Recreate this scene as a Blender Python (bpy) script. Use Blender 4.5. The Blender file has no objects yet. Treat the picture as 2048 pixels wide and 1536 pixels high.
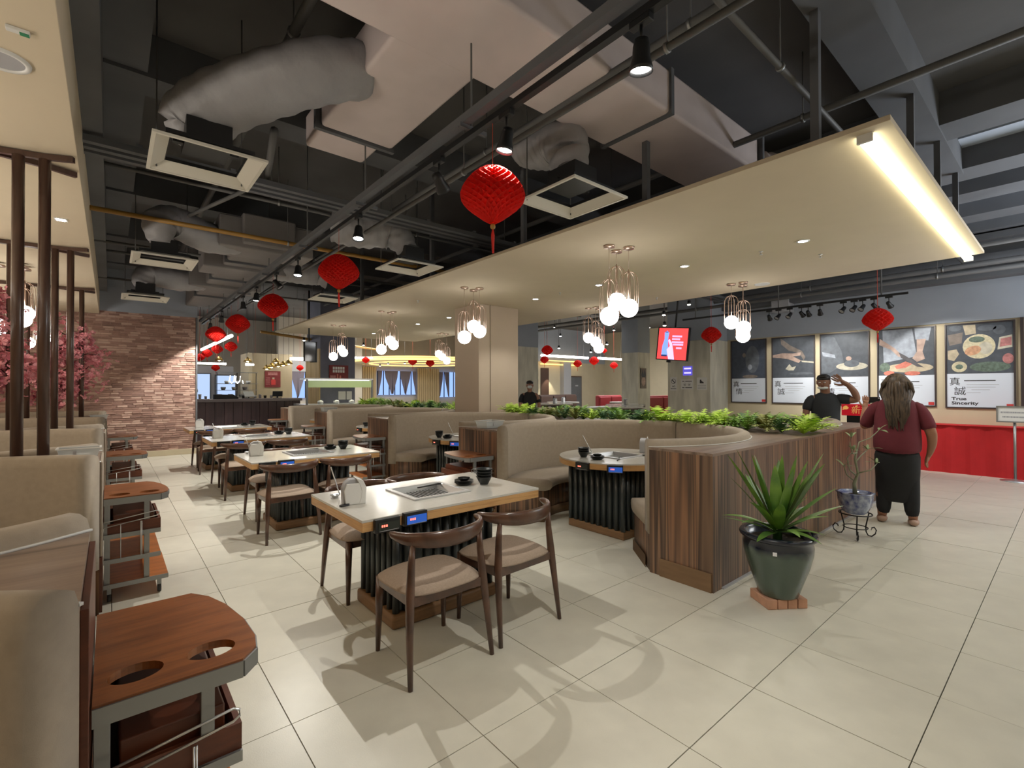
import bpy, math, random
from math import sin, cos, pi, radians, sqrt, atan2
from mathutils import Vector, Matrix, geometry, noise as mnoise
random.seed(7)
S = bpy.context.scene
COL = S.collection

# ------------------------------------------------------------------ camera
YAW, PIT, ROL = radians(40.12), radians(0.49), radians(-0.146)
fw = Vector((sin(YAW)*cos(PIT), cos(YAW)*cos(PIT), sin(PIT)))
rt = Vector((cos(YAW), -sin(YAW), 0)); up = rt.cross(fw)
r2 = rt*cos(ROL)+up*sin(ROL); u2 = -rt*sin(ROL)+up*cos(ROL)
cam_d = bpy.data.cameras.new('camera'); cam = bpy.data.objects.new('camera', cam_d); COL.objects.link(cam)
cam.matrix_world = Matrix(((r2.x, u2.x, -fw.x, 0), (r2.y, u2.y, -fw.y, 0), (r2.z, u2.z, -fw.z, 1.47), (0, 0, 0, 1)))
cam_d.sensor_width = 36; cam_d.lens = 954.2/2048*36; cam_d.clip_start = 0.02; cam_d.clip_end = 200
S.camera = cam
# ------------------------------------------------------------------ world, exposure
w = bpy.data.worlds.new('dim_hall_air'); S.world = w; w.use_nodes = True
w.node_tree.nodes['Background'].inputs[0].default_value = (0.55, 0.6, 0.7, 1)
w.node_tree.nodes['Background'].inputs[1].default_value = 0.02
S.view_settings.view_transform = 'Standard'; S.view_settings.look = 'None'
S.view_settings.gamma = 1; S.view_settings.use_curve_mapping = False
S.view_settings.exposure = 0.75
S.cycles.use_denoising = True
S.cycles.max_bounces = 6; S.cycles.diffuse_bounces = 4; S.cycles.glossy_bounces = 3
S.cycles.transmission_bounces = 4; S.cycles.transparent_max_bounces = 6
S.cycles.caustics_reflective = False; S.cycles.caustics_refractive = False
S.cycles.sample_clamp_indirect = 4.0
S.cycles.use_adaptive_sampling = True; S.cycles.adaptive_threshold = 0.03
GLOBE_E, SPOT_W, DOWN_W, LED_E = 5.5, 95.0, 30.0, 6.5

# area fill lamps without fittings, added to lift the hall's brightness
def area(name, loc, size, watts, col=(1, .96, .88)):
    l = bpy.data.lights.new(name, 'AREA'); l.energy = watts; l.shape = 'RECTANGLE'; l.size, l.size_y = size; l.color = col
    o = bpy.data.objects.new(name, l); o.location = loc; COL.objects.link(o); return o
area('hall_fill', (9.0, -2.2, 3.9), (4.0, 1.6), 105, (.97, .98, .97))
area('hall_fill', (2.0, -3.4, 3.6), (3.0, 1.0), 22, (1, .97, .93))
area('hall_fill', (14.5, 10.5, 3.6), (4.0, 3.0), 200, (.95, .97, 1))
area('hall_fill', (8.0, 17.5, 3.4), (6.0, 3.0), 190, (1, .95, .85))
area('hall_fill', (-3.1, 5.0, 2.9), (.8, 9.0), 40, (1, .92, .82))
for y_, w_ in ((.5, 40), (5.0, 46), (9.6, 30)):      # unseen fill lamps aimed up, added to brighten the soffit
    o_ = area('soffit_fill', (-2.3, y_, 1.75), (.4, 3.6), w_, (1, .92, .81)); o_.rotation_euler = (pi, 0, 0)
o_ = area('ceiling_fill', (9.2, -2.3, 1.9), (2.2, 2.2), 190, (.82, .9, 1)); o_.rotation_euler = (pi, radians(-14), 0)  # unseen cool fill lamp, added to brighten the right-hand ceiling and slate wall

# ------------------------------------------------------------------ helpers
def lin(c):
    c /= 255.0
    return c/12.92 if c <= .04045 else ((c+.055)/1.055)**2.4
def rgb(*c): return tuple(lin(x) for x in c)+(1,)
def T(*a): return Matrix.Translation(Vector(a))
def RZ(a): return Matrix.Rotation(a, 4, 'Z')
def RX(a): return Matrix.Rotation(a, 4, 'X')
def RY(a): return Matrix.Rotation(a, 4, 'Y')

class MB:
    def __init__(s): s.v = []; s.f = []; s.sm = []
    def add(s, vs, fs, smooth=False, m=None):
        b = len(s.v)
        s.v += [tuple(m @ Vector(p)) for p in vs] if m is not None else [tuple(p) for p in vs]
        s.f += [tuple(i+b for i in f) for f in fs]; s.sm += [smooth]*len(fs); return s
    def box(s, x0, x1, y0, y1, z0, z1, m=None):
        vs = [(x, y, z) for z in (z0, z1) for y in (y0, y1) for x in (x0, x1)]
        return s.add(vs, [(0, 2, 3, 1), (4, 5, 7, 6), (0, 1, 5, 4), (2, 6, 7, 3), (0, 4, 6, 2), (1, 3, 7, 5)], False, m)
    def cbox(s, c, d, m=None):
        return s.box(c[0]-d[0]/2, c[0]+d[0]/2, c[1]-d[1]/2, c[1]+d[1]/2, c[2]-d[2]/2, c[2]+d[2]/2, m)
    def sweep(s, pts, secs, closed=False, smooth=True, upv=(0, 0, 1), cap=True, m=None):
        """secs: one list of (a,b) or one per point; a along side, b along up"""
        P = [Vector(p) for p in pts]; n = len(P)
        if not isinstance(secs[0][0], (list, tuple)): secs = [secs]*n
        k = len(secs[0]); vs = []; U = Vector(upv)
        for i in range(n):
            t = (P[(i+1) % n]-P[i-1]) if closed else (P[min(i+1, n-1)]-P[max(i-1, 0)])
            t.normalize(); u = U
            if abs(t.dot(u)) > .95: u = Vector((1, 0, 0)) if abs(t.x) < .9 else Vector((0, 1, 0))
            a = t.cross(u); a.normalize(); b = a.cross(t)
            vs += [P[i]+a*x+b*y for x, y in secs[i]]
        fs = []
        for i in range(n if closed else n-1):
            j = (i+1) % n
            for q in range(k): fs.append((i*k+q, i*k+(q+1) % k, j*k+(q+1) % k, j*k+q))
        if cap and not closed: fs += [tuple(range(k))[::-1], tuple((n-1)*k+q for q in range(k))]
        return s.add(vs, fs, smooth, m)
    def tube(s, pts, r, n=8, closed=False, m=None, cap=True):
        if not isinstance(r, (list, tuple)): r = [r]*len(pts)
        return s.sweep(pts, [[(q*cos(2*pi*i/n), q*sin(2*pi*i/n)) for i in range(n)] for q in r], closed, n > 4, cap=cap, m=m)
    def lathe(s, prof, n=24, a0=0, a1=2*pi, ring=False, smooth=True, m=None, sharp=False):
        """prof: (r,z) list, open unless ring; partial turns get end caps when ring"""
        full = abs(a1-a0-2*pi) < 1e-6; k = len(prof); cols = n if full else n+1
        vs = [(r*cos(a0+(a1-a0)*i/n), r*sin(a0+(a1-a0)*i/n), z) for i in range(cols) for r, z in prof]
        fs = []
        for i in range(n):
            j = (i+1) % cols
            for q in range(k if ring else k-1): fs.append((i*k+q, j*k+q, j*k+(q+1) % k, i*k+(q+1) % k))
        if ring and not full: fs += [tuple(range(k)), tuple((cols-1)*k+q for q in range(k))[::-1]]
        return s.add(vs, fs, smooth, m)
    def prism(s, poly, z0, z1, m=None, smooth=False):
        n = len(poly)
        vs = [(x, y, z0) for x, y in poly]+[(x, y, z1) for x, y in poly]
        fs = [tuple(range(n))[::-1], tuple(range(n, 2*n))]
        fs += [(i, (i+1) % n, (i+1) % n+n, i+n) for i in range(n)]
        return s.add(vs, fs, smooth, m)
    def plate(s, loops, z0, z1, m=None):
        ls = [[Vector((x, y, 0)) for x, y in l] for l in loops]; tri = geometry.tessellate_polygon(ls)
        flat = [p for l in ls for p in l]; n = len(flat)
        vs = [(p.x, p.y, z0) for p in flat]+[(p.x, p.y, z1) for p in flat]; fs = []
        for a, b, c in tri:
            nn = (flat[b]-flat[a]).cross(flat[c]-flat[a]).z
            if nn < 0: a, c = c, a
            fs += [(a+n, b+n, c+n), (c, b, a)]
        o = 0
        for l in ls:
            k = len(l)
            for i in range(k):
                a, b = o+i, o+(i+1) % k; fs.append((a, b, b+n, a+n))
            o += k
        return s.add(vs, fs, False, m)
    def ball(s, c, r, nu=16, nv=10, m=None):
        r = r if isinstance(r, (list, tuple)) else (r, r, r)
        vs = [(c[0], c[1], c[2]-r[2])]
        for j in range(1, nv):
            t = -pi/2+pi*j/nv
            vs += [(c[0]+r[0]*cos(t)*cos(2*pi*i/nu), c[1]+r[1]*cos(t)*sin(2*pi*i/nu), c[2]+r[2]*sin(t)) for i in range(nu)]
        vs.append((c[0], c[1], c[2]+r[2])); fs = []
        for i in range(nu):
            k = (i+1) % nu
            fs.append((0, 1+k, 1+i)); L = 1+(nv-2)*nu; fs.append((L+i, L+k, len(vs)-1))
            for j in range(nv-2): fs.append((1+j*nu+i, 1+j*nu+k, 1+(j+1)*nu+k, 1+(j+1)*nu+i))
        return s.add(vs, fs, True, m)
    def build(s, name, mat, parent=None, bev=0, segs=2, sub=0, fix=True):
        me = bpy.data.meshes.new(name); me.from_pydata(s.v, [], s.f); me.polygons.foreach_set('use_smooth', s.sm)
        me.materials.append(mat); me.update()
        if fix:
            import bmesh
            bm = bmesh.new(); bm.from_mesh(me); bmesh.ops.recalc_face_normals(bm, faces=bm.faces[:]); bm.to_mesh(me); bm.free()
        o = bpy.data.objects.new(name, me); COL.objects.link(o)
        if parent is not None: o.parent = parent
        if bev:
            b = o.modifiers.new('bevel', 'BEVEL'); b.width = bev; b.segments = segs; b.limit_method = 'ANGLE'; b.angle_limit = radians(40)
            if segs > 1: me.polygons.foreach_set('use_smooth', [True]*len(me.polygons)); b.harden_normals = True
        if sub: q = o.modifiers.new('sub', 'SUBSURF'); q.levels = q.render_levels = sub
        return o

def tag(o, label, cat, group=None, kind=None):
    o['label'] = label; o['category'] = cat
    if group: o['group'] = group
    if kind: o['kind'] = kind
    return o
def thing(name, label, cat, loc=(0, 0, 0), rz=0, group=None):
    o = bpy.data.objects.new(name, None); o.empty_display_size = .1; COL.objects.link(o)
    o.location = loc; o.rotation_euler = (0, 0, rz); return tag(o, label, cat, group)
def struct(o): o['kind'] = 'structure'; return o
KIDS = {}
def kids(o): return [c for c in bpy.data.objects if c.parent is o]
def dup(o, loc=None, rz=None, label=None, group=None, parent=None, cache=None):
    c = o.copy(); COL.objects.link(c)
    if parent is not None: c.parent = parent
    for k in (cache or KIDS).get(o.name) or kids(o): dup(k, parent=c)
    if loc is not None: c.location = loc
    if rz is not None: c.rotation_euler = (0, 0, rz)
    if label: c['label'] = label
    if group: c['group'] = group
    return c

# ------------------------------------------------------------------ materials
def newmat(name):
    m = bpy.data.materials.new(name); m.use_nodes = True; nt = m.node_tree
    return m, nt, nt.nodes['Principled BSDF']
def M(name, col, rough=.6, metal=0, var=0, scale=(8, 8, 8), bump=0, bscale=None, spec=.5, emit=None, es=0, det=3, col2=None, trans=0, alpha=1, coat=0, sheen=0):
    m, nt, b = newmat(name); N = nt.nodes; L = nt.links
    b.inputs['Base Color'].default_value = col; b.inputs['Roughness'].default_value = rough; b.inputs['Metallic'].default_value = metal
    b.inputs['Specular IOR Level'].default_value = spec
    if coat: b.inputs['Coat Weight'].default_value = coat; b.inputs['Coat Roughness'].default_value = .1
    if sheen: b.inputs['Sheen Weight'].default_value = sheen
    if trans: b.inputs['Transmission Weight'].default_value = trans
    if alpha < 1: b.inputs['Alpha'].default_value = alpha
    if emit: b.inputs['Emission Color'].default_value = emit; b.inputs['Emission Strength'].default_value = es
    if var or bump or col2:
        tc = N.new('ShaderNodeTexCoord'); mp = N.new('ShaderNodeMapping'); mp.inputs['Scale'].default_value = scale
        L.new(tc.outputs['Object'], mp.inputs['Vector'])
        nz = N.new('ShaderNodeTexNoise'); nz.inputs['Scale'].default_value = 1; nz.inputs['Detail'].default_value = det
        L.new(mp.outputs[0], nz.inputs['Vector'])
        rp = N.new('ShaderNodeValToRGB'); rp.color_ramp.elements[0].position = .3; rp.color_ramp.elements[1].position = .7
        c2 = col2 or tuple(x*(1-var) for x in col[:3])+(1,); c1 = col if col2 else tuple(min(1, x*(1+var)) for x in col[:3])+(1,)
        rp.color_ramp.elements[0].color = c2; rp.color_ramp.elements[1].color = c1
        L.new(nz.outputs['Fac'], rp.inputs[0]); L.new(rp.outputs[0], b.inputs['Base Color'])
        if bump:
            bp = N.new('ShaderNodeBump'); bp.inputs['Strength'].default_value = bump; bp.inputs['Distance'].default_value = .01
            src = nz
            if bscale:
                src = N.new('ShaderNodeTexNoise'); src.inputs['Scale'].default_value = bscale; src.inputs['Detail'].default_value = 3
                L.new(tc.outputs['Object'], src.inputs['Vector'])
            L.new(src.outputs['Fac'], bp.inputs['Height']); L.new(bp.outputs[0], b.inputs['Normal'])
    return m
def emis(name, col, s):
    m, nt, b = newmat(name); b.inputs['Base Color'].default_value = (0, 0, 0, 1)
    b.inputs['Emission Color'].default_value = col; b.inputs['Emission Strength'].default_value = s; return m
def wood(name, stops, scale, rough=.45, bump=.1, coat=0, det=5):
    """long grain: stops = [(pos, rgba)], scale stretches the noise"""
    m, nt, b = newmat(name); N = nt.nodes; L = nt.links
    tc = N.new('ShaderNodeTexCoord'); mp = N.new('ShaderNodeMapping'); mp.inputs['Scale'].default_value = scale
    L.new(tc.outputs['Object'], mp.inputs['Vector'])
    n1 = N.new('ShaderNodeTexNoise'); n1.inputs['Scale'].default_value = 1; n1.inputs['Detail'].default_value = det; n1.inputs['Distortion'].default_value = .35
    n1.inputs['Roughness'].default_value = .62
    L.new(mp.outputs[0], n1.inputs['Vector'])
    rp = N.new('ShaderNodeValToRGB'); e = rp.color_ramp.elements
    e[0].position, e[0].color = stops[0]; e[1].position, e[1].color = stops[-1]
    for p, c in stops[1:-1]: q = e.new(p); q.color = c
    L.new(n1.outputs['Fac'], rp.inputs[0]); L.new(rp.outputs[0], b.inputs['Base Color'])
    b.inputs['Roughness'].default_value = rough
    if coat: b.inputs['Coat Weight'].default_value = coat; b.inputs['Coat Roughness'].default_value = .15
    if bump:
        bp = N.new('ShaderNodeBump'); bp.inputs['Strength'].default_value = bump; bp.inputs['Distance'].default_value = .004
        L.new(n1.outputs['Fac'], bp.inputs['Height']); L.new(bp.outputs[0], b.inputs['Normal'])
    return m

M_TILE = M('floor_tile_glaze', rgb(208, 205, 192), .32, var=.055, scale=(5, 5, 5), bump=.04, bscale=160, det=6)
M_GROUT = M('grout', rgb(78, 72, 62), .9)
M_FAB = M('taupe_upholstery', rgb(162, 149, 133), .78, var=.05, scale=(30, 30, 30), bump=.12, bscale=400, sheen=.15)
M_FABD = M('chair_fabric', rgb(158, 140, 124), .85, var=.1, scale=(120, 120, 120), bump=.15, bscale=600)
M_CHAIR = wood('walnut_chair', [(.3, rgb(60, 39, 30)), (.7, rgb(98, 67, 51))], (8, 8, 8), .3, .05, .4)
M_LAM = wood('striped_laminate', [(.30, rgb(56, 44, 38)), (.40, rgb(120, 96, 78)), (.46, rgb(70, 55, 47)), (.53, rgb(150, 116, 90)), (.58, rgb(82, 66, 56)), (.66, rgb(146, 108, 82)), (.75, rgb(96, 78, 66))], (8, 8, .25), .42, .03, det=2)
M_LAMTOP = wood('laminate_top', [(.3, rgb(100, 84, 74)), (.5, rgb(134, 115, 102)), (.7, rgb(152, 133, 118))], (1.2, 16, 16), .38, .03)
M_PLINTH = M('tan_plinth', rgb(128, 100, 72), .5, var=.08, scale=(4, 4, 30))
M_OAK = wood('oak_edge', [(.3, rgb(172, 126, 78)), (.55, rgb(204, 160, 106)), (.75, rgb(190, 144, 92))], (3, 3, 60), .4, .03, .2)
M_TOP = M('white_quartz', rgb(198, 196, 190), .16, var=.02, scale=(40, 40, 40), coat=.3)
M_FLUTE = M('dark_fluted', rgb(46, 52, 54), .32, spec=.7)
M_BRASSD = wood('brown_plinth', [(.3, rgb(112, 82, 54)), (.7, rgb(140, 106, 72))], (3, 3, 40), .45, .05)
M_STEEL = M('brushed_steel', rgb(208, 210, 212), .3, .85, bump=.03, bscale=200)
M_STEELD = M('dull_steel', rgb(150, 152, 152), .45, .85)
M_BLACK = M('black_plastic', rgb(24, 25, 27), .45)
M_BOWL = M('black_melamine', rgb(34, 37, 38), .38)
M_WHITEP = M('white_plastic', rgb(216, 216, 214), .4)
M_GREYP = M('grey_plastic', rgb(168, 169, 174), .4)
M_ORANGE = wood('orange_cart_wood', [(.3, rgb(146, 82, 36)), (.6, rgb(188, 112, 52)), (.75, rgb(170, 98, 44))], (4, 26, 26), .3, .04, .4)
M_CARTT = wood('cart_top_wood', [(.3, rgb(104, 58, 28)), (.6, rgb(142, 84, 42)), (.75, rgb(124, 70, 34))], (4, 26, 26), .32, .04, .3)
M_CARTD = wood('brown_cart_wood', [(.3, rgb(74, 38, 24)), (.7, rgb(104, 54, 32))], (4, 4, 20), .4, .04)
M_PLASTER = M('cream_plaster', rgb(206, 192, 168), .85, var=.02, scale=(3, 3, 3), bump=.03, bscale=120)
M_PLASTER2 = M('pale_column_paint', rgb(196, 180, 162), .8, var=.02, scale=(3, 3, 3))
M_CREAMW = M('cream_wall', rgb(196, 184, 158), .85, var=.03, scale=(3, 3, 3))
M_GREYW = M('slate_grey_wall', rgb(158, 165, 177), .85, var=.05, scale=(2, 2, 2), bump=.04, bscale=60)
M_SLAB = M('dark_painted_slab', rgb(92, 91, 91), .9, var=.12, scale=(1.5, 1.5, 1.5), bump=.1, bscale=20)
M_BEAM = M('dark_painted_beam', rgb(98, 100, 104), .85, var=.1, scale=(2, 2, 2))
M_PIPE = M('painted_pipe', rgb(92, 92, 92), .6, var=.1, scale=(3, 3, 3))
M_YPIPE = M('yellow_gas_pipe', rgb(158, 118, 52), .5)
M_RED = M('red_paper', rgb(205, 36, 26), .7)
M_CORD = M('cord_red', rgb(170, 60, 34), .7)
M_COPPER = M('rose_copper', rgb(206, 182, 168), .3, 1)
M_GLOBE = emis('opal_globe', (1, .95, .88, 1), GLOBE_E)
M_LENS = emis('lamp_lens', (1, .96, .88, 1), 30)
M_LED = emis('led_strip', (1, .93, .66, 1), LED_E)
M_LEDW = emis('led_white', (1, .98, .92, 1), 9)
M_DARKW = wood('dark_pole_wood', [(.3, rgb(62, 42, 36)), (.7, rgb(92, 66, 56))], (12, 12, 2), .32, .03, .3)
M_CONC = M('board_concrete', rgb(206, 203, 190), .85, var=.2, scale=(6, 6, 1.3), bump=.15, bscale=30, det=6)
M_WHITE = M('white_print', rgb(226, 228, 232), .5)
M_INK = M('black_ink', rgb(40, 38, 44), .6)
# ------------------------------------------------------------------ floor with its tiles
TX, TY, TS = 1.814, 1.634, .6
fl = struct(MB().box(-5, 20, -4.4, 22.5, -.12, -.012).build('floor', M_GROUT))
tiles = []
for i in range(-12, 32):
    for j in range(-10, 36):
        x0, y0 = TX+TS*i, TY+TS*j
        if x0 < -4.9 or x0 > 19.3 or y0 < -4.3 or y0 > 21.8: continue
        cx, cy = x0+.3, y0+.3
        dz = cx*sin(YAW)+cy*cos(YAW); dx = cx*cos(YAW)-cy*sin(YAW)
        vis = dz > .9 and abs(dx) < dz*1.12+.5 and 1.47/dz*954 < 860
        tiles.append((0 if vis else 1, dz, x0, y0))
tiles.sort(key=lambda t: (t[0], t[1]))
g = .0022
tproto = MB().box(g, TS-g, g, TS-g, -.012, 0).build('floor_tile', M_TILE, fl)
rest = MB()
for k, (h, d, x0, y0) in enumerate(tiles):
    dz = random.uniform(-.0008, .0008)
    if k < 300:
        o = tproto if k == 0 else tproto.copy()
        if k: COL.objects.link(o)
        o.location = (x0, y0, dz)
    else: rest.box(x0+g, x0+TS-g, y0+g, y0+TS-g, -.012, 0)
o = rest.build('far_floor_tiles', M_TILE, fl, fix=False); o['kind'] = 'stuff'

# ------------------------------------------------------------------ shell
struct(MB().box(-5, 20, -4.4, 22.5, 4.3, 4.5).build('ceiling', M_SLAB))
struct(MB().box(-5.1, -4.9, -4.4, 22.5, 0, 4.3).build('wall_left', M_CREAMW))
struct(MB().box(-4.9, 19.9, -4.4, -4.2, 0, 4.3).build('wall_front', M_CREAMW))
# poster wall: cream below, slate grey above, return of the hall behind it
struct(MB().box(11.35, 11.6, -4.2, 6.5, 0, 2.6).build('wall_right', M_CREAMW))
struct(MB().box(11.32, 11.6, -4.2, 6.5, 2.6, 4.3).build('wall_right_upper', M_GREYW))
struct(MB().box(11.6, 20, 6.25, 6.5, 0, 4.3).build('wall_return', M_CREAMW))
struct(MB().box(19.8, 20, 6.5, 16.2, 0, 4.3).build('wall_hall_right', M_CREAMW))
struct(MB().box(14.6, 20, 16, 16.2, 0, 2.7).build('wall_hall_back', M_CREAMW))
struct(MB().box(14.6, 20, 15.95, 16.2, 2.7, 4.3).build('wall_hall_upper', M_GREYW))
M_BACKW = M('greyed_cream_wall', rgb(184, 178, 168), .85, var=.03, scale=(3, 3, 3))
struct(MB().box(-5, 14.8, 22, 22.2, 0, 4.3).build('wall_back', M_BACKW))
struct(MB().box(14.6, 14.8, 16.2, 22, 0, 4.3).build('wall_hall_side', M_CREAMW))
# big concrete faced column at the end of the poster wall
o = struct(MB().box(10.5, 11.35, 5.42, 6.51, 0, 2.58).build('column_concrete', M_CONC, bev=.01))
struct(MB().box(10.5, 11.35, 5.42, 6.51, 2.58, 4.3).build('column_concrete_upper', M_GREYW))
# brick wall behind the dining row
M_BRK, nt, b = newmat('rough_brick'); N = nt.nodes; L = nt.links
at_ = N.new('ShaderNodeAttribute'); at_.attribute_name = 'tone'
rp = N.new('ShaderNodeValToRGB'); e = rp.color_ramp.elements
e[0].position = 0; e[0].color = rgb(128, 102, 94); e[1].position = 1; e[1].color = rgb(200, 170, 156)
for p, c in ((.35, rgb(150, 118, 108)), (.7, rgb(170, 136, 124))): q = e.new(p); q.color = c
tc = N.new('ShaderNodeTexCoord'); nz = N.new('ShaderNodeTexNoise'); nz.inputs['Scale'].default_value = 14; nz.inputs['Detail'].default_value = 4
mx = N.new('ShaderNodeMath'); mx.operation = 'MULTIPLY_ADD'; mx.inputs[1].default_value = .5; mx.inputs[2].default_value = -.1
ad = N.new('ShaderNodeMath'); ad.operation = 'ADD'
L.new(tc.outputs['Object'], nz.inputs['Vector']); L.new(nz.outputs['Fac'], mx.inputs[0]); L.new(mx.outputs[0], ad.inputs[0]); L.new(at_.outputs['Fac'], ad.inputs[1])
L.new(ad.outputs[0], rp.inputs[0]); L.new(rp.outputs[0], b.inputs['Base Color']); b.inputs['Roughness'].default_value = .9
M_MORT = M('mortar', rgb(186, 156, 142), .95)
bw = struct(MB().box(-4.9, 1.5, 13.03, 13.35, 0, 4.3).build('wall_brick', M_MORT))
mb = MB(); tones = []; rb = random.Random(3)
bh, bl = .046, .175; r = 0; z = .12
while z < 3.1:
    x = -3.2-rb.random()*.2
    while x < 1.5:
        l = bl*rb.choice((1, 1, 1, .75, 1.2)); x1 = min(x+l, 1.5); d = rb.uniform(.004, .022)
        if x1-x > .03:
            mb.box(x, x1-.009, 13.03-d, 13.035, z+rb.uniform(0, .003), z+bh-.008+rb.uniform(-.004, .003)); tones += [rb.random()]*8
        x = x1
    z += bh; r += 1
o = mb.build('bricks', M_BRK, bw, fix=False); o['kind'] = 'stuff'
at2 = o.data.attributes.new('tone', 'FLOAT', 'POINT'); at2.data.foreach_set('value', tones)
MB().box(-4.9, 1.53, 13.0, 13.4, 3.1, 4.3).build('upper_face', M_GREYW, bw)
MB().box(1.5, 1.53, 12.99, 13.36, 0, 3.1).build('corner_trim', M_BEAM, bw)
struct(MB().box(-4.9, 1.53, 12.96, 13.03, 0, .12).build('baseboard_back', M_CREAMW, bev=.004))
struct(MB().box(11.0, 11.34, 3.2, 5.4, 0, .1).build('baseboard_right', M_PLINTH))

# ------------------------------------------------------------------ cream dropped ceilings
cp = struct(MB().box(3.41, 7.65, .68, 14.0, 3.0, 3.035).build('ceiling_panel', M_PLASTER, bev=.004))
cl = struct(MB().box(-4.9, -.172, -4.2, 13.0, 3.03, 3.5).build('ceiling_soffit', M_PLASTER, bev=.004))
# cream column through the planter
pc = struct(MB().box(5.09, 6.03, 6.97, 7.75, .995, 3.0).build('column_cream', M_PLASTER2, bev=.006))
MB().box(5.345, 5.353, 6.955, 6.972, 1.0, 3.0).build('joint_strip', M_FAB, pc)

# wedge shaped booth dividers: plans cut by the round booths
RO, XA, XB = 1.30, 4.15, 6.80
CY = [3.2, 5.92, 8.64, 11.36]
def arc_y(yc, x, sgn):
    for xc in (XA, XB):
        if abs(x-xc) < RO: return yc+sgn*sqrt(RO*RO-(x-xc)**2)
    return yc
def xs():
    out = []; n = 26
    for i in range(n+1): out.append(3.3+(XA+RO-3.3)*(1-cos(pi*i/n/2+0) if False else i/n))
    out += [XA+RO-.02, XA+RO-.006, XB-RO+.006, XB-RO+.02]
    for i in range(n+1): out.append(XB-RO+(7.65-XB+RO)*i/n)
    return sorted(set(round(v, 4) for v in out))
def wedge(k):
    X_ = xs()
    lo = [(x, 1.69) for x in (3.3, 7.65)] if k == 0 else [(x, arc_y(CY[k-1], x, 1)+.001) for x in X_]
    hi = [(x, arc_y(CY[k], x, -1)-.001) for x in X_] if k < 4 else [(x, 13.0) for x in (3.3, 7.65)]
    return lo+hi[::-1]
WN = ['end of the booth island next to the big potted plant', 'between the first and second round booths', 'under the cream column between second and third booths',
      'between the third and fourth round booths', 'closing the far end of the booth island']
for k in range(5):
    t = thing('booth_divider', 'brown striped wood laminate divider '+WN[k], 'divider', (0, 0, 0), 0, 'booth dividers of the planted island')
    p = wedge(k)
    MB().prism(p, .0 if k else .0, .975).build('body', M_LAM, t)
    MB().prism(p, .975, .995).build('top_board', M_LAMTOP, t)
    if k == 0: MB().box(3.285, 3.3, 1.70, 2.12, 0, .135).build('plinth', M_PLINTH, t, bev=.002)
    elif k < 4: MB().box(3.288, 3.3, CY[k-1]+1.0, CY[k]-1.0, 0, .12).build('plinth', M_PLINTH, t)
MB().box(3.42, 7.66, 1.672, 1.69, 0, .012).build('floor_strip', M_GREYP, bpy.data.objects['booth_divider'])
# ------------------------------------------------------------------ round booth sofas
def make_booth(label, loc, mirror, group):
    t = thing('booth_sofa', label, 'sofa', loc, pi if mirror else 0, group)
    A = radians(131)
    back = [(1.175, .42), (1.18, .98), (1.19, 1.03), (1.215, 1.052), (1.255, 1.05), (1.285, 1.035), (1.297, 1.0), (1.297, .3), (1.175, .3)]
    gap = .006
    MB().lathe(back, 40, gap, A, ring=True).build('backrest', M_FAB, t)
    MB().lathe(back, 40, -A, -gap, ring=True).build('backrest', M_FAB, t)
    MB().lathe([(1.19, .5), (1.29, .5), (1.29, 1.03), (1.19, 1.03)], 2, -gap, gap, ring=True).build('seam', M('seam_shadow', rgb(92, 80, 68), .9) if 'seam_shadow' not in bpy.data.materials else bpy.data.materials['seam_shadow'], t)
    MB().lathe([(1.294, .995), (1.307, .995), (1.307, 1.002), (1.294, 1.002)], 48, -A, A, ring=True).build('white_piping', M_WHITEP, t)
    seat = [(1.18, .34), (.76, .34), (.70, .36), (.682, .40), (.695, .44), (.74, .462), (1.0, .47), (1.18, .465)]
    MB().lathe(seat, 56, -A, A, ring=True).build('seat', M_FAB, t)
    MB().lathe([(.78, 0), (1.28, 0), (1.28, .34), (.78, .34)], 48, -A+.01, A-.01, ring=True).build('seat_base', M_LAM, t)
    MB().lathe([(.768, 0), (.78, 0), (.78, .1), (.768, .1)], 48, -A+.01, A-.01, ring=True).build('plinth', M_PLINTH, t)
    for sg in (-1, 1):   # plinth on the cut ends
        m = RZ(sg*A) @ T(0, sg*.004, 0)
        MB().box(.77, 1.2, -.012*0, .0, 0, .1, m).build('plinth', M_PLINTH, t)
    return t
ORD = ['first', 'second', 'third', 'fourth']
for k, y in enumerate(CY):
    make_booth(f'taupe round booth sofa on the aisle side, {ORD[k]} from the big potted plant', (XA, y, 0), False, 'round booth sofas of the planted island')
for k, y in enumerate(CY[:3]):
    make_booth(f'taupe round booth sofa behind the planter, {ORD[k]} from the standing people', (XB, y, 0), True, 'round booth sofas of the planted island')
LY = [.43, 3.12, 5.83, 8.55, 11.27]
LN = ['nearest, cut by the lower corner of the photo', 'second along the row from the camera', 'third along the row from the camera', 'fourth along the row', 'last before the brick wall']
for k, y in enumerate(LY):
    make_booth('taupe round booth sofa under the soffit, '+LN[k], (-.9, y, 0), True, 'round booth sofas under the soffit')
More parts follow.
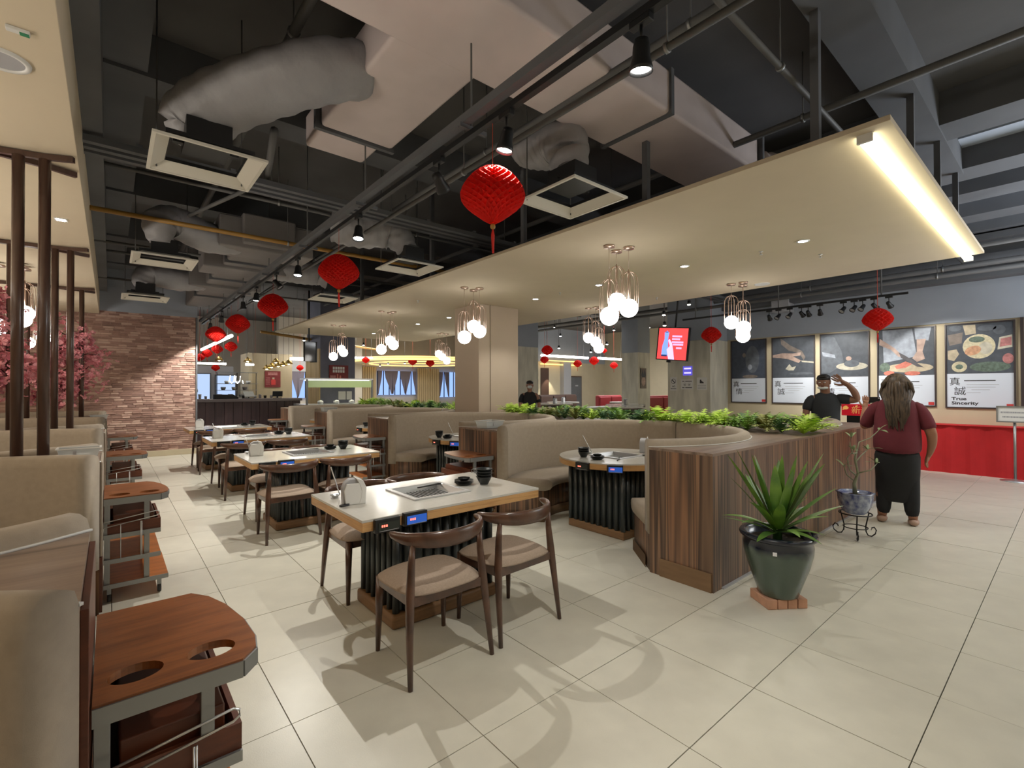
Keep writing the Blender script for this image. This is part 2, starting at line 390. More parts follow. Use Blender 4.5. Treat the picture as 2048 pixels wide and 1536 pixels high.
# dividers of the left row
def wedge_l(a, b):
    X_ = [-.05-2.1*i/30 for i in range(31)]
    f = lambda yc, x, s: yc+s*sqrt(max(0, RO*RO-(x+.9)**2)) if abs(x+.9) < RO else yc
    return [(x, f(a, x, 1)+.001) for x in X_]+[(x, f(b, x, -1)-.001) for x in X_][::-1]
LD = ['beside the nearest serving cart', 'with a clear plastic tub on its end', 'third along the soffit row', 'fourth along the soffit row, towards the brick wall']
for k in range(4):
    t = thing('booth_divider', 'brown divider between soffit booths, '+LD[k], 'divider', (0, 0, 0), 0, 'booth dividers under the soffit')
    p = wedge_l(LY[k], LY[k+1])
    MB().prism(p, 0, .975).build('body', M_LAM, t); MB().prism(p, .975, .995).build('top_board', M_LAMTOP, t)
    yc = (LY[k]+LY[k+1])/2
    MB().box(-.05, -.034, yc-.32, yc+.32, 0, .36 if k else .97).build('end_panel', M_CARTD, t, bev=.002)
    if k: MB().box(-.05, -.034, yc-.32, yc+.32, .365, .99).build('end_padding', M_FAB, t, bev=.006)

# ------------------------------------------------------------------ tables
def flutes(parent, x0, x1, y0, y1, z0, z1, step=.062, r=.021):
    """half round ribs round a box base; every rib is an object of its own"""
    pr = MB().tube([(0, 0, z0), (0, 0, z1)], r, 8).build('rib', M_FLUTE, parent); first = True
    pts = []
    nx = int((x1-x0)/step); ny = int((y1-y0)/step)
    for i in range(nx+1):
        x = x0+(x1-x0)*i/nx; pts += [(x, y0), (x, y1)]
    for j in range(1, ny):
        y = y0+(y1-y0)*j/ny; pts += [(x0, y), (x1, y)]
    for x, y in pts:
        o = pr if first else pr.copy()
        if not first: COL.objects.link(o)
        first = False; o.location = (x, y, 0)
def grill(parent, x0, x1, y0, y1, z):
    w = .035
    outer = [(x0, y0), (x1, y0), (x1, y1), (x0, y1)]; inner = [(x0+w, y0+w), (x1-w, y0+w), (x1-w, y1-w), (x0+w, y1-w)]
    g = MB().plate([outer, inner[::-1]], z, z+.012).build('grill_frame', M_STEEL, parent, bev=.005)
    m = MB(); d = .03; zb = z-.045
    for (a, b) in zip(range(4), (1, 2, 3, 0)):
        p, q = inner[a], inner[b]
        cx, cy = (x0+x1)/2, (y0+y1)/2
        sh = lambda v: (cx+(v[0]-cx)*.86, cy+(v[1]-cy)*.86)
        P, Q = sh(p), sh(q)
        m.add([(p[0], p[1], z+.01), (q[0], q[1], z+.01), (Q[0], Q[1], zb), (P[0], P[1], zb)], [(0, 1, 2, 3)])
    m.build('grill_tray', M_STEEL, parent, fix=False)
    cx, cy = (x0+x1)/2, (y0+y1)/2; hx, hy = (x1-x0)/2*.73, (y1-y0)/2*.73
    MB().box(cx-hx, cx+hx, cy-hy, cy+hy, zb-.004, zb+.002).build('tray_floor', M_BLACK, parent)
    n = 13; mm = MB()
    for i in range(n):
        x = cx-hx*1.02+2*hx*1.02*(i+.5)/n; mm.box(x-.006, x+.006, cy-hy*1.02, cy+hy*1.02, zb+.012, zb+.02)
    o = mm.build('grill_bars', M_STEELD, parent); o['kind'] = 'stuff'
M_BLUES = M('blue_screen', rgb(40, 84, 164), .3, emit=rgb(40, 90, 190), es=.35)
M_GRNS = M('dark_screen', rgb(36, 42, 38), .3)
M_REDN = emis('red_digits', rgb(255, 110, 90), 1.6)
def control(parent, x, y, z, scr, rz=0):
    m = T(x, y, z) @ RZ(rz)
    o = MB().box(-.075, .075, -.022, .012, -.045, .03, m).build('control_unit', M_BLACK, parent, bev=.003)
    MB().box(-.058, .068, -.026, -.022, -.036, .012, m).build('control_screen', scr, o)
    MB().box(-.052, .062, -.0265, -.026, -.0365, -.034, m).build('screen_line', M_GREYP, o)
    for q in range(3): MB().box(-.04+q*.013, -.031+q*.013, -.0275, -.026, -.014, -.002, m).build('digit', M_REDN, o)
TBL = [(1.71, 2.945), (1.71, 5.60), (1.72, 8.04), (1.72, 10.42)]
TN = ['nearest', 'second', 'third', 'farthest']
for k, (x, y) in enumerate(TBL):
    t = thing('grill_table', f'white topped rectangular grill table with oak edge, {TN[k]} in the aisle row', 'table', (x, y, 0), 0, 'rectangular grill tables')
    hx, hy = .66, .43; gx0, gx1, gy0, gy1 = -.22, .22, -.21, .22
    hole = [(gx0+.015, gy0+.015), (gx1-.015, gy0+.015), (gx1-.015, gy1-.015), (gx0+.015, gy1-.015)]
    rect = [(-hx, -hy), (hx, -hy), (hx, hy), (-hx, hy)]
    MB().plate([rect, hole[::-1]], .735, .75).build('tabletop', M_TOP, t, bev=.002)
    MB().plate([[(a*.998, b*.998) for a, b in rect], [(-hx+.06, -hy+.06), (-hx+.06, hy-.06), (hx-.06, hy-.06), (hx-.06, -hy+.06)]], .682, .735).build('oak_edge', M_OAK, t, bev=.004)
    MB().plate([[(-hx+.06, -hy+.06), (hx-.06, -hy+.06), (hx-.06, hy-.06), (-hx+.06, hy-.06)], hole[::-1]], .70, .735).build('underboard', M_BLACK, t)
    grill(t, gx0, gx1, gy0, gy1, .748)
    MB().box(-.35, .35, -.22, .24, .09, .64).build('base_box', M_FLUTE, t)
    flutes(t, -.36, .36, -.23, .25, .09, .70, .072, .023)
    MB().box(-.40, .40, -.27, .29, 0, .09).build('plinth', M_BRASSD, t, bev=.02)
    control(t, -.52, -.435, .715, M_GRNS); control(t, -.345, -.435, .722, M_BLUES)
def circ(r, n=48, cx=0, cy=0, a=0): return [(cx+r*cos(2*pi*i/n+a), cy+r*sin(2*pi*i/n+a)) for i in range(n)]
def round_table(loc, label, rib=True, group='round grill tables'):
    t = thing('round_table', label, 'table', loc, 0, group)
    hole = [(-.2, -.2), (.2, -.2), (.2, .2), (-.2, .2)]
    MB().plate([circ(.60, 64), hole[::-1]], .737, .75).build('tabletop', M_TOP, t)
    MB().plate([circ(.602, 64), circ(.5, 64)[::-1]], .685, .738).build('oak_edge', M_COPPER if False else M_OAK, t)
    MB().plate([circ(.5, 48), hole[::-1]], .70, .736).build('underboard', M_BLACK, t)
    if rib: grill(t, -.215, .215, -.215, .215, .748)
    MB().box(-.33, .33, -.33, .33, .08, .64).build('base_box', M_FLUTE, t)
    if rib: flutes(t, -.34, .34, -.34, .34, .08, .7, .07, .024)
    MB().box(-.36, .36, -.36, .36, 0, .08).build('plinth', M_BRASSD, t, bev=.01)
    if rib: control(t, -.50, -.37, .715, M_BLUES, atan2(-.37, -.5)+pi/2); control(t, -.6, -.06, .715, M_GRNS, atan2(-.06, -.6)+pi/2)
    return t
for k, y in enumerate(CY): round_table((4.13, y-.02, 0), f'round white grill table inside the {ORD[k]} aisle side booth', k < 3)
for k, y in enumerate(CY[:3]): round_table((6.85, y, 0), f'round white grill table inside the {ORD[k]} booth behind the planter', False)
for k, y in enumerate(LY[1:]): round_table((-.95, y, 0), 'round white grill table in the soffit booth '+['nearest the camera', 'second from the camera', 'third from the camera', 'closest to the brick wall'][k], False)

# ------------------------------------------------------------------ chairs with curved elbow rails
def make_chair():
    t = thing('dining_chair', 'x', 'chair', (0, 0, 0), 0, 'walnut elbow chairs')
    for sx in (-1, 1):
        MB().tube([(sx*.215, .2, 0), (sx*.21, .195, .25), (sx*.205, .19, .42)], [.0125, .02, .024], 10).build('leg', M_CHAIR, t)
        MB().tube([(sx*.25, -.245, 0), (sx*.238, -.215, .25), (sx*.225, -.195, .43), (sx*.213, -.185, .58), (sx*.205, -.19, .70)], [.0125, .019, .024, .019, .013], 10).build('leg', M_CHAIR, t)
    f = MB()
    for a, b, c, d in ((-.2, .2, .175, .195), (-.21, .21, -.205, -.183)): f.box(a, b, c, d, .375, .425)
    for sx in (-1, 1): f.box(min(sx*.222, sx*.2), max(sx*.222, sx*.2), -.2, .19, .37, .425)
    f.build('seat_frame', M_CHAIR, t, bev=.004)
    n = 9; s = MB(); vs = []; fs = []
    def shape(u, v, top):
        e = 4.0; x, y = u, v
        k = (abs(x)**e+abs(y)**e)**(1/e) or 1; mx_ = max(abs(x), abs(y)); sc = mx_/k if k else 1
        X_, Y_ = x*sc*.25, y*sc*.235; w_ = X_*(-.04*(Y_/.235)); edge = max(0, 1-mx_**6)
        return (X_-w_, Y_, (.43+.042*edge**.35) if top else .425)
    for top in (1, 0):
        for j in range(n+1):
            for i in range(n+1): vs.append(shape(-1+2*i/n, -1+2*j/n, top))
    q = (n+1)**2
    for j in range(n):
        for i in range(n):
            a = j*(n+1)+i; fs += [(a, a+1, a+n+2, a+n+1), (q+a, q+a+n+1, q+a+n+2, q+a+1)]
    for i in range(n):
        a = i; fs += [(a, q+a, q+a+1, a+1)]; a = n*(n+1)+i; fs += [(a, a+1, q+a+1, q+a)]
        a = i*(n+1); fs += [(a, a+n+1, q+a+n+1, q+a)]; a = i*(n+1)+n; fs += [(a, q+a, q+a+n+1, a+n+1)]
    s.add(vs, fs, True); s.build('seat', M_FABD, t, sub=1)
    P, SC = [], []; n = 22
    for i in range(n+1):
        u = -1+2*i/n; a = abs(u)
        P.append((.272*sin(u*pi/2*1.0)*(1-.02*a), -.265+.235*(1-cos(u*1.45))**1.0, .715+.012*a*a))
        hh = .014+.03*(1-a**2.2); tt = .0125+.006*a
        if a > .98: hh, tt = .008, .008
        SC.append([(tt*cos(2*pi*k/10), hh*sin(2*pi*k/10)-.012*(1-a*a)) for k in range(10)])
    MB().sweep(P, SC).build('top_rail', M_CHAIR, t)
    return t
ch = make_chair(); used = False
def chair(x, y, rz, lab):
    global used
    if not used: used = True; ch.location = (x, y, 0); ch.rotation_euler = (0, 0, rz); ch['label'] = lab; return ch
    return dup(ch, (x, y, 0), rz, lab)
CJ = [[(1.37, 2.345, .0), (1.935, 2.375, .05), (1.46, 3.40, pi-.02), (1.93, 3.42, pi+.03)],
      [(1.37, 5.16, .03), (1.95, 5.18, -.02), (1.46, 6.06, pi), (1.96, 6.10, pi)],
      [(1.41, 7.47, .0), (1.98, 7.5, 0), (1.46, 8.44, pi), (1.96, 8.44, pi)],
      [(1.43, 9.92, 0), (1.98, 9.92, 0), (1.46, 10.76, pi), (1.96, 10.76, pi)]]
SN = ['camera side seat by the control screens', 'camera side seat towards the round booths', 'brick wall side seat by the napkin dispenser', 'brick wall side seat towards the round booths']
for k in range(4):
    for q, (x, y, a) in enumerate(CJ[k]):
        chair(x, y, a, f'walnut chair at the {TN[k]} grill table, {SN[q]}')

# ------------------------------------------------------------------ things on the tables
def dispenser(x, y, z, rz, lab):
    t = thing('napkin_dispenser', lab, 'dispenser', (x, y, z), rz, 'napkin dispensers')
    pr = [(-.062, 0), (.062, 0), (.066, .1), (.05, .135), (.02, .155), (-.02, .155), (-.05, .135), (-.066, .1)]
    MB().prism(pr, -.045, .02, RX(pi/2)).build('body', M_GREYP, t, bev=.006)
    p2 = [(.028, 0), (.07, 0), (.075, .1), (.055, .145), (.012, .162), (.035, .12), (.047, .08), (.042, .04)]
    MB().prism([(-.05, .0), (.05, 0), (.06, .09), (.045, .13), (-.045, .13), (-.06, .09)], .02, .035, RX(pi/2)).build('front_cover', M_WHITEP, t, bev=.004)
    MB().prism([(a, b) for a, b in p2], -.05, .037, RX(pi/2)).build('side_cover', M_WHITEP, t, bev=.003)
    return t
def bowls(x, y, z, n, lab):
    t = thing('bowl_stack', lab, 'bowls', (x, y, z), 0, 'black bowl stacks'); pr = None
    for i in range(n):
        h = i*.02
        MB().lathe([(.025, h), (.03, h), (.036, h+.012), (.046, h+.03), (.056, h+.052), (.063, h+.058), (.058, h+.058), (.043, h+.03), (.02, h+.012), (0, h+.01)], 20).build('bowl', M_BOWL, t)
    return t
def plates(x, y, z, lab):
    t = thing('plate_stack', lab, 'plates', (x, y, z), 0, 'black plate stacks')
    for i in range(3): MB().lathe([(0, i*.009), (.045, i*.009), (.07, i*.009+.016), (.073, i*.009+.017), (.062, i*.009+.01), (0, i*.009+.006)], 24).build('plate', M_BOWL, t)
    MB().lathe([(.03, .03), (.045, .05), (.047, .052), (.03, .034), (0, .032)], 16).build('small_bowl', M_BOWL, t)
    return t
def ladle(x, y, z, lab, lean=(.05, .06), steel=True):
    t = thing('serving_ladle', lab, 'ladle', (x, y, z), 0, 'steel ladles and tongs')
    MB().lathe([(.0, 0), (.02, .004), (.03, .016), (.032, .02), (.028, .016), (.0, .005)], 16).build('ladle_bowl', M_STEEL, t)
    MB().tube([(.03, 0, .018), (.03+lean[0]*.3, lean[1]*.3, .07), (.03+lean[0], lean[1], .2)], .004, 6).build('handle', M_STEEL, t)
    return t
def tongs(x, y, z, rz, lab):
    t = thing('tongs', lab, 'tongs', (x, y, z), rz, 'black tongs')
    for s in (-1, 1): MB().box(-.12, .12, s*.006-.004, s*.006+.004, .0, .008, RZ(s*.04)).build('arm', M_BLACK, t, bev=.002)
    return t
DP = [(1.165, 2.93), (1.2, 5.70), (1.2, 8.08), (1.28, 10.6)]
for k, (x, y) in enumerate(DP):
    dispenser(x, y, .75, -.15, f'white and grey napkin dispenser on the {TN[k]} rectangular grill table')
BP = [(2.15, 2.88), (2.13, 5.66), (2.17, 8.08), (2.15, 10.5)]
for k, (x, y) in enumerate(BP):
    bowls(x, y, .75, 4 if k == 0 else 3, f'stack of black bowls on the {TN[k]} rectangular grill table')
    plates(x-.12, y+.09, .75, f'black plates beside the bowls on the {TN[k]} rectangular grill table')
    tongs(x-.34, y+.20, .752, .15, f'long black tongs lying across the {TN[k]} rectangular grill table')
for k, (x, y) in enumerate([(1.14, 3.12), (1.17, 5.9), (1.2, 8.3)]):
    ladle(x-.0, y+.05, .75, f'steel ladle standing behind the napkin dispenser of the {TN[k]} grill table', (-.05, .02))
remote = MB().box(-.03, .03, -.012, .012, 0, .012, RZ(.3)).build('lighter', M_BLACK, bev=.003); remote.location = (1.10, 2.90, .75)
tag(remote, 'small black lighter lying beside the dispenser on the nearest grill table', 'lighter')
bowls(3.78, 3.33, .75, 3, 'stack of black bowls on the round table of the first booth')
plates(3.76, 3.13, .75, 'black plates on the round table of the first booth')
tongs(3.93, 2.99, .752, .5, 'black tongs lying on the round table of the first booth')
ladle(4.02, 3.45, .75, 'steel ladle with its handle up behind the bowls of the first round table', (-.06, .08))
ladle(4.33, 2.96, .75, 'steel ladle beside the white dispenser of the first round table', (.02, .0))
dispenser(4.56, 3.12, .75, .4, 'white napkin dispenser on the round table of the first booth')
bowls(3.68, 6.02, .75, 3, 'stack of black bowls on the round table of the second booth')
plates(3.72, 5.86, .75, 'black plates on the round table of the second booth')
ladle(3.95, 6.1, .75, 'steel ladle standing on the round table of the second booth', (-.06, .06))
bowls(3.72, 8.72, .75, 2, 'stack of black bowls on the round table of the third booth')
# ------------------------------------------------------------------ serving carts
M_WHEEL = M('castor_rubber', rgb(50, 50, 52), .6)
def make_cart(label, loc, mirror=False, shelf_mat=None):
    t = thing('serving_cart', label, 'cart', loc, 0, 'orange wood serving carts')
    L_, W_ = .37, .60; sx = -1 if mirror else 1
    def P(pts): return [(sx*x, y) for x, y in pts][::sx]
    out = [(0, 0), (L_-.055, 0), (L_-.012, .05), (L_, .12), (L_-.004, .26), (L_-.03, .42), (L_-.065, .53), (L_-.11, W_), (0, W_)]
    h = lambda cx: [(cx+.06*cos(a*pi/12), .11+.05*sin(a*pi/12)) for a in range(24)]
    if mirror: loops = [[(-x, y) for x, y in out][::-1], [(-x, y) for x, y in h(.085)], [(-x, y) for x, y in h(.255)]]
    else: loops = [out, h(.085)[::-1], h(.255)[::-1]]
    MB().plate(loops, .70, .722).build('top_board', M_CARTT, t)
    rim = [(sx*x*1.0, y) for x, y in out]
    for a, b in ((0, 1), (1, 2), (7, 8)):
        p, q = rim[a], rim[b]; d = Vector((q[0]-p[0], q[1]-p[1], 0)); l = d.length; ang = atan2(d.y, d.x)
        MB().box(0, l, -.006, .006, .672, .716, T(p[0], p[1], 0) @ RZ(ang)).build('steel_rim', M_STEELD, t)
    MB().sweep([(rim[i][0], rim[i][1], .70) for i in range(2, 8)], [(-.004, -.012), (.004, -.012), (.004, .018), (-.004, .018)], smooth=False).build('edge_band', M_STEELD, t)
    for x in (.018, .235):
        for y in (.03, W_-.03):
            MB().box(sx*x-.016, sx*x+.016, y-.012, y+.012, .10, .70).build('post', M_STEELD, t, bev=.002)
    for z, x1, mt in ((.10, .36, M_ORANGE), (.27, .315, M_ORANGE), (.44, .315, M_CARTD)):
        a, b = sorted((0, sx*x1))
        MB().box(a, b, .01, W_-.01, z+.012, z+.028).build('shelf', mt, t)
        MB().box(a, b, .0, .01, z, z+.03).build('steel_rim', M_STEELD, t); MB().box(a, b, W_-.01, W_, z, z+.03).build('steel_rim', M_STEELD, t)
    a, b = sorted((sx*.02, sx*.315))
    bx = MB().plate([[(a, .012), (b, .012), (b, W_-.012), (a, W_-.012)], [(a+.015, .027), (a+.015, W_-.027), (b-.015, W_-.027), (b-.015, .027)]], .468, .54).build('tray_box', M_CARTD, t)
    a, b = sorted((sx*.05, sx*.28))
    MB().box(a, b, .05, W_-.05, .47, .59).build('drawer', M_CARTD, t, bev=.006)
    rk = [(sx*0, -.012, .56), (sx*.29, -.012, .60), (sx*.305, -.012, .592), (sx*.305, -.012, .575), (sx*.29, -.012, .565), (sx*0, -.012, .525)]
    MB().tube(rk, .0035, 6).build('wire_rail', M_STEEL, t)
    for x in (.09, .2, .206): MB().tube([(sx*x, -.012, .54), (sx*x, -.012, .30)], .003, 6).build('wire', M_STEEL, t)
    for x in (.03, .31):
        for y in (.05, W_-.05):
            c = MB().box(sx*x-.012, sx*x+.012, y-.02, y+.02, .055, .10).build('castor_fork', M_STEELD, t)
            MB().tube([(sx*x-.011, y, .03), (sx*x+.011, y, .03)], .03, 14).build('castor_wheel', M_WHEEL, c)
    return t
make_cart('orange wood serving cart with cup holes, nearest the camera', (-.03, 1.50, 0))
make_cart('orange wood serving cart beside the second soffit divider with the tub', (-.03, 4.28, 0))
make_cart('orange wood serving cart third along the soffit row', (-.03, 6.92, 0))
make_cart('orange wood serving cart against the fourth soffit divider, near the brick wall', (-.03, 9.62, 0))
make_cart('orange serving cart against the divider between first and second round booths', (3.28, 4.22, 0), True)
make_cart('serving cart against the divider between second and third round booths', (3.28, 6.95, 0), True)
make_cart('serving cart against the divider between third and fourth round booths', (3.28, 9.66, 0), True)
make_cart('small serving cart beside the far end of the booth island', (3.28, 12.3, 0), True)

# clear plastic tubs on dividers
M_TUB = M('translucent_plastic', rgb(206, 214, 218), .25, alpha=.62)
def tub(loc, label, rz=0, s=1.0):
    t = thing('plastic_tub', label, 'tub', loc, rz, 'clear plastic tubs')
    a, b, h = .11*s, .075*s, .065*s
    m = MB(); vs = [(-a*.85, -b*.85, 0), (a*.85, -b*.85, 0), (a*.85, b*.85, 0), (-a*.85, b*.85, 0), (-a, -b, h), (a, -b, h), (a, b, h), (-a, b, h)]
    m.add(vs, [(0, 3, 2, 1), (0, 1, 5, 4), (1, 2, 6, 5), (2, 3, 7, 6), (3, 0, 4, 7)]); m.build('tub_body', M_TUB, t, fix=False)
    MB().plate([[(-a-.008, -b-.008), (a+.008, -b-.008), (a+.008, b+.008), (-a-.008, b+.008)], [(-a+.004, -b+.004), (-a+.004, b-.004), (a-.004, b-.004), (a-.004, -b+.004)]], h-.003, h+.003).build('rim', M_WHITEP, t)
    MB().cbox((.0, 0, .012*s), (a*1.3, b*1.2, .022*s)).build('napkins_inside', M_WHITEP, t)
    MB().box(-.03, -.012, -b*.96-.002, -b*.93, h*.35, h*.75).build('sticker', M_GREYP, t)
    return t
tub((-.16, 4.46, 1.0), 'clear plastic tub on the divider end beside the dark poles', .0, 1.0)
tub((-.13, 9.91, 1.0), 'clear plastic tub on the fourth soffit divider, near the brick wall')
tub((3.46, 4.52, 1.0), 'clear plastic tub on the divider between first and second round booths', .12, 1.3)
tub((3.46, 9.98, 1.0), 'clear plastic tub on the divider between third and fourth round booths', 0, 1.3)

# ------------------------------------------------------------------ pole screens on the soffit dividers
PN = ['nearest the camera, on the divider with the tub', 'in the middle of the three', 'farthest, towards the brick wall']
for k, yw in enumerate((4.475, 7.19, 9.91)):
    t = thing('pole_screen', 'dark pole screen under the soffit, '+PN[k], 'screen', (0, yw, 0), 0, 'dark pole screens')
    for x, dy in ((-.335, -.075), (-.46, -.055), (-.80, .0), (-.93, .0)):
        MB().tube([(x, dy, .995), (x, dy, 2.99)], .031, 12).build('pole', M_DARKW, t)
    for s in (-1, 1):
        pts = [(-.19, s*.15, 3.005), (-.34, s*.08, 3.005), (-.55, s*.03, 3.005), (-.8, s*.012, 3.005), (-1.0, s*.012, 3.005), (-1.3, s*.05, 3.005), (-1.6, s*.15, 3.005)]
        MB().sweep(pts, [(-.014, -.018), (.014, -.018), (.014, .018), (-.014, .018)], smooth=False).build('top_rail', M_DARKW, t)

# cherry blossom branches round the far screens
M_PETAL = M('pink_petals', rgb(240, 178, 186), .7, col2=rgb(214, 118, 136), scale=(14, 14, 14))
M_BRANCH = M('branch_bark', rgb(70, 48, 42), .9)
def blossom(loc, n, spread, label, seed):
    rr = random.Random(seed); t = thing('blossom_tree', label, 'artificial tree', loc, 0, 'artificial cherry blossoms')
    tips = []; m = MB()
    m.tube([(0, 0, 0), (.03, .02, .7), (-.02, 0, 1.5)], [.03, .024, .014], 7); m.build('trunk', M_BRANCH, t)
    for b in range(22):
        a = rr.uniform(0, 2*pi); z0 = rr.uniform(.4, 1.45); l = rr.uniform(.5, 1)*spread; up_ = rr.uniform(-.3, .45)
        pts = [(0, 0, z0)]
        for q in range(1, 5):
            f = q/4; pts.append((cos(a+.3*f)*l*f, sin(a+.3*f)*l*f*.55, z0+up_*f+rr.uniform(-.04, .04)))
        MB().tube(pts, [.012, .009, .007, .005, .003], 5).build('branch', M_BRANCH, t)
        tips += pts[1:]
    m = MB()
    for i in range(n):
        p = rr.choice(tips); c = Vector(p)+Vector((rr.gauss(0, .075), rr.gauss(0, .06), rr.gauss(0, .08)))
        rot = Matrix.Rotation(rr.uniform(0, 6), 4, Vector((rr.gauss(0, 1), rr.gauss(0, 1), rr.gauss(0, 1))).normalized()); r = rr.uniform(.022, .04)
        vs = [(0, 0, 0)]; fs = []
        for q in range(5):
            a = q*2*pi/5; vs += [(r*cos(a-.5), r*sin(a-.5), r*.35), (r*1.25*cos(a), r*1.25*sin(a), r*.5), (r*cos(a+.5), r*sin(a+.5), r*.35)]
            fs.append((0, 1+q*3, 2+q*3, 3+q*3))
        m.add(vs, fs, False, T(*c) @ rot)
    o = m.build('blossoms', M_PETAL, t, fix=False); o['kind'] = 'stuff'
blossom((-.66, 9.91, .995), 1700, .55, 'pink artificial cherry blossom tree on the farthest soffit divider', 4)
blossom((-.98, 7.19, 1.0), 1000, .36, 'pink artificial cherry blossom tree on the middle soffit divider', 9)

# ------------------------------------------------------------------ pendants
def make_pendant(zg, label, loc, group):
    """canopy on the ceiling plate, cord, copper wire cage, opal globe; zg = globe centre height"""
    t = thing('pendant_lamp', label, 'lamp', loc, 0, group); H = 2.999-loc[2]; z = zg-loc[2]
    MB().lathe([(0, H), (.06, H), (.062, H-.006), (.06, H-.022), (0, H-.024)], 20).build('canopy', M_COPPER, t)
    MB().tube([(0, 0, H-.02), (0, 0, z+.42)], .0025, 5).build('cord', M_COPPER, t)
    for q in range(8):
        a = q*pi/4; c, s = cos(a), sin(a); pts = []
        for u in range(7): f = u/6*pi/2; pts.append((.098*sin(f)*c, .098*sin(f)*s, z+.30+.098*cos(f)))
        pts += [(.102*c, .102*s, z+.15), (.102*c, .102*s, z)]
        MB().tube(pts, .0032, 5).build('cage_wire', M_COPPER, t)
    MB().tube([(.102*cos(i*pi/12), .102*sin(i*pi/12), z) for i in range(24)], .003, 5, closed=True).build('cage_ring', M_COPPER, t)
    MB().tube([(0, 0, z+.42), (0, 0, z+.09)], .006, 6).build('stem', M_COPPER, t)
    MB().ball((0, 0, z), .1, 24, 14).build('globe', M_GLOBE, t, fix=False)
    return t
PO = [(-.03, .02, 2.24, 'lowest'), (.19, .09, 2.43, 'highest'), (.18, -.08, 2.335, 'middle height')]
def trio(x, y, where, flip=False, grp='copper cage globe pendants'):
    for dx, dy, zg, nm in PO:
        if flip: dx = .28-dx
        make_pendant(zg, f'{nm} copper cage globe pendant {where}', (x+dx, y+dy, 1.9), grp)
for k, y in enumerate((3.22, 5.96, 8.85, 11.5)): trio(4.13, y, f'over the {ORD[k]} aisle side round table')
for k, y in enumerate((3.2, 5.95)): trio(6.92, y, f'over the {ORD[k]} round table behind the planter', True)
trio(6.92, 11.4, 'over the far round table behind the cream column', True)
for k, y in enumerate((8.5, 11.2)): trio(-1.02, y, 'over the soffit booth '+['before the last one', 'nearest the brick wall'][k])

# ------------------------------------------------------------------ lamps with real light
def spot(parent, loc, tgt, watts, ang, blend=.35, col=(1, .96, .87), size=.008):
    l = bpy.data.lights.new('spot_light', 'SPOT'); l.energy = watts; l.spot_size = radians(ang); l.spot_blend = blend; l.color = col; l.shadow_soft_size = size
    o = bpy.data.objects.new('spot_light', l); COL.objects.link(o); o.parent = parent; o.location = loc
    o.rotation_euler = (Vector(tgt)-Vector(loc)).to_track_quat('-Z', 'Y').to_euler(); return o
def track_spot(loc, aim, label, watts, ang=75, group='spotlights on the long track', lit=True, s=1.0):
    t = thing('track_spotlight', label, 'spotlight', loc, 0, group)
    d = Vector(aim).normalized(); q = d.to_track_quat('-Z', 'Y').to_matrix().to_4x4(); h = T(0, 0, -.13*s) @ q @ Matrix.Scale(s, 4)
    MB().box(-.018, .018, -.05, .05, -.03, .0).build('track_adapter', M_BLACK, t, bev=.003)
    MB().tube([(0, 0, -.03), (0, 0, -.09*s)], .007, 6).build('arm', M_BLACK, t)
    MB().lathe([(.0, .05), (.026, .045), (.032, .02), (.034, -.02), (.044, -.055), (.046, -.07), (.042, -.07), (.038, -.056)], 18, m=h).build('lamp_head', M_BLACK, t)
    if lit: MB().lathe([(0, -.057), (.039, -.058)], 18, m=h).build('lens', M_LENS, t, fix=False)
    else: MB().lathe([(0, -.057), (.039, -.058)], 18, m=h).build('lens', M_GREYP, t, fix=False)
    if lit and watts: p = Vector((0, 0, -.13*s))+d*.08*s; spot(t, tuple(p), tuple(p+d), watts, ang)
    return t
TZ = 3.02
tr = thing('lighting_track', 'long black lighting track hung along the aisle with paper lanterns', 'track', (1.70, 6.0, TZ))
MB().box(-.018, .018, -6.6, 7.6, 0, .035).build('rail', M_BLACK, tr)
MB().box(-.075, -.02, -6.6, 7.6, .06, .11).build('conduit_tray', M_BEAM, tr)
MB().tube([(.09, -6.6, .11), (.09, 7.6, .11)], .012, 8).build('conduit', M_PIPE, tr)
for y in (-5.2, -3.6, -2, -.4, 1.3, 3, 4.8, 6.6):
    MB().tube([(0, y, .03), (0, y, 1.28)], .006, 6).build('hanging_rod', M_PIPE, tr)
    MB().box(-.09, .11, y-.012, y+.012, .035, .06).build('bracket', M_BEAM, tr)
SPT = [(1.17, (.1, .1, -1), 1, 'first, up by the corner of the duct'), (2.06, (-.1, .15, -1), 1, 'second, just above the largest lantern'), (2.78, (.6, .3, -.5), 0, 'third, unlit and turned aside'),
       (4.15, (-.12, -.2, -1), 1, 'fourth, between the first two lanterns'), (5.95, (-.1, -.2, -1), 1, 'fifth, behind the second lantern'), (6.9, (.5, -.3, -.7), 0, 'sixth, unlit'),
       (8.05, (-.1, -.1, -1), 1, 'seventh, by the third lantern'), (9.0, (.05, 0, -1), 1, 'eighth along the track'), (11.0, (.0, .5, -1), 1, 'ninth, by the corner of the brick wall'), (12.4, (0, .3, -1), 1, 'last, beyond the brick wall corner')]
for y, aim, lit, nm in SPT:
    track_spot((1.70, y, TZ), aim, 'black track spotlight on the aisle track, '+nm, (SPOT_W*(.5 if y < 1.5 else .3 if y < 3 else .75 if y < 5 else 1)) if lit else 0, 95, lit=bool(lit), s=1.1)

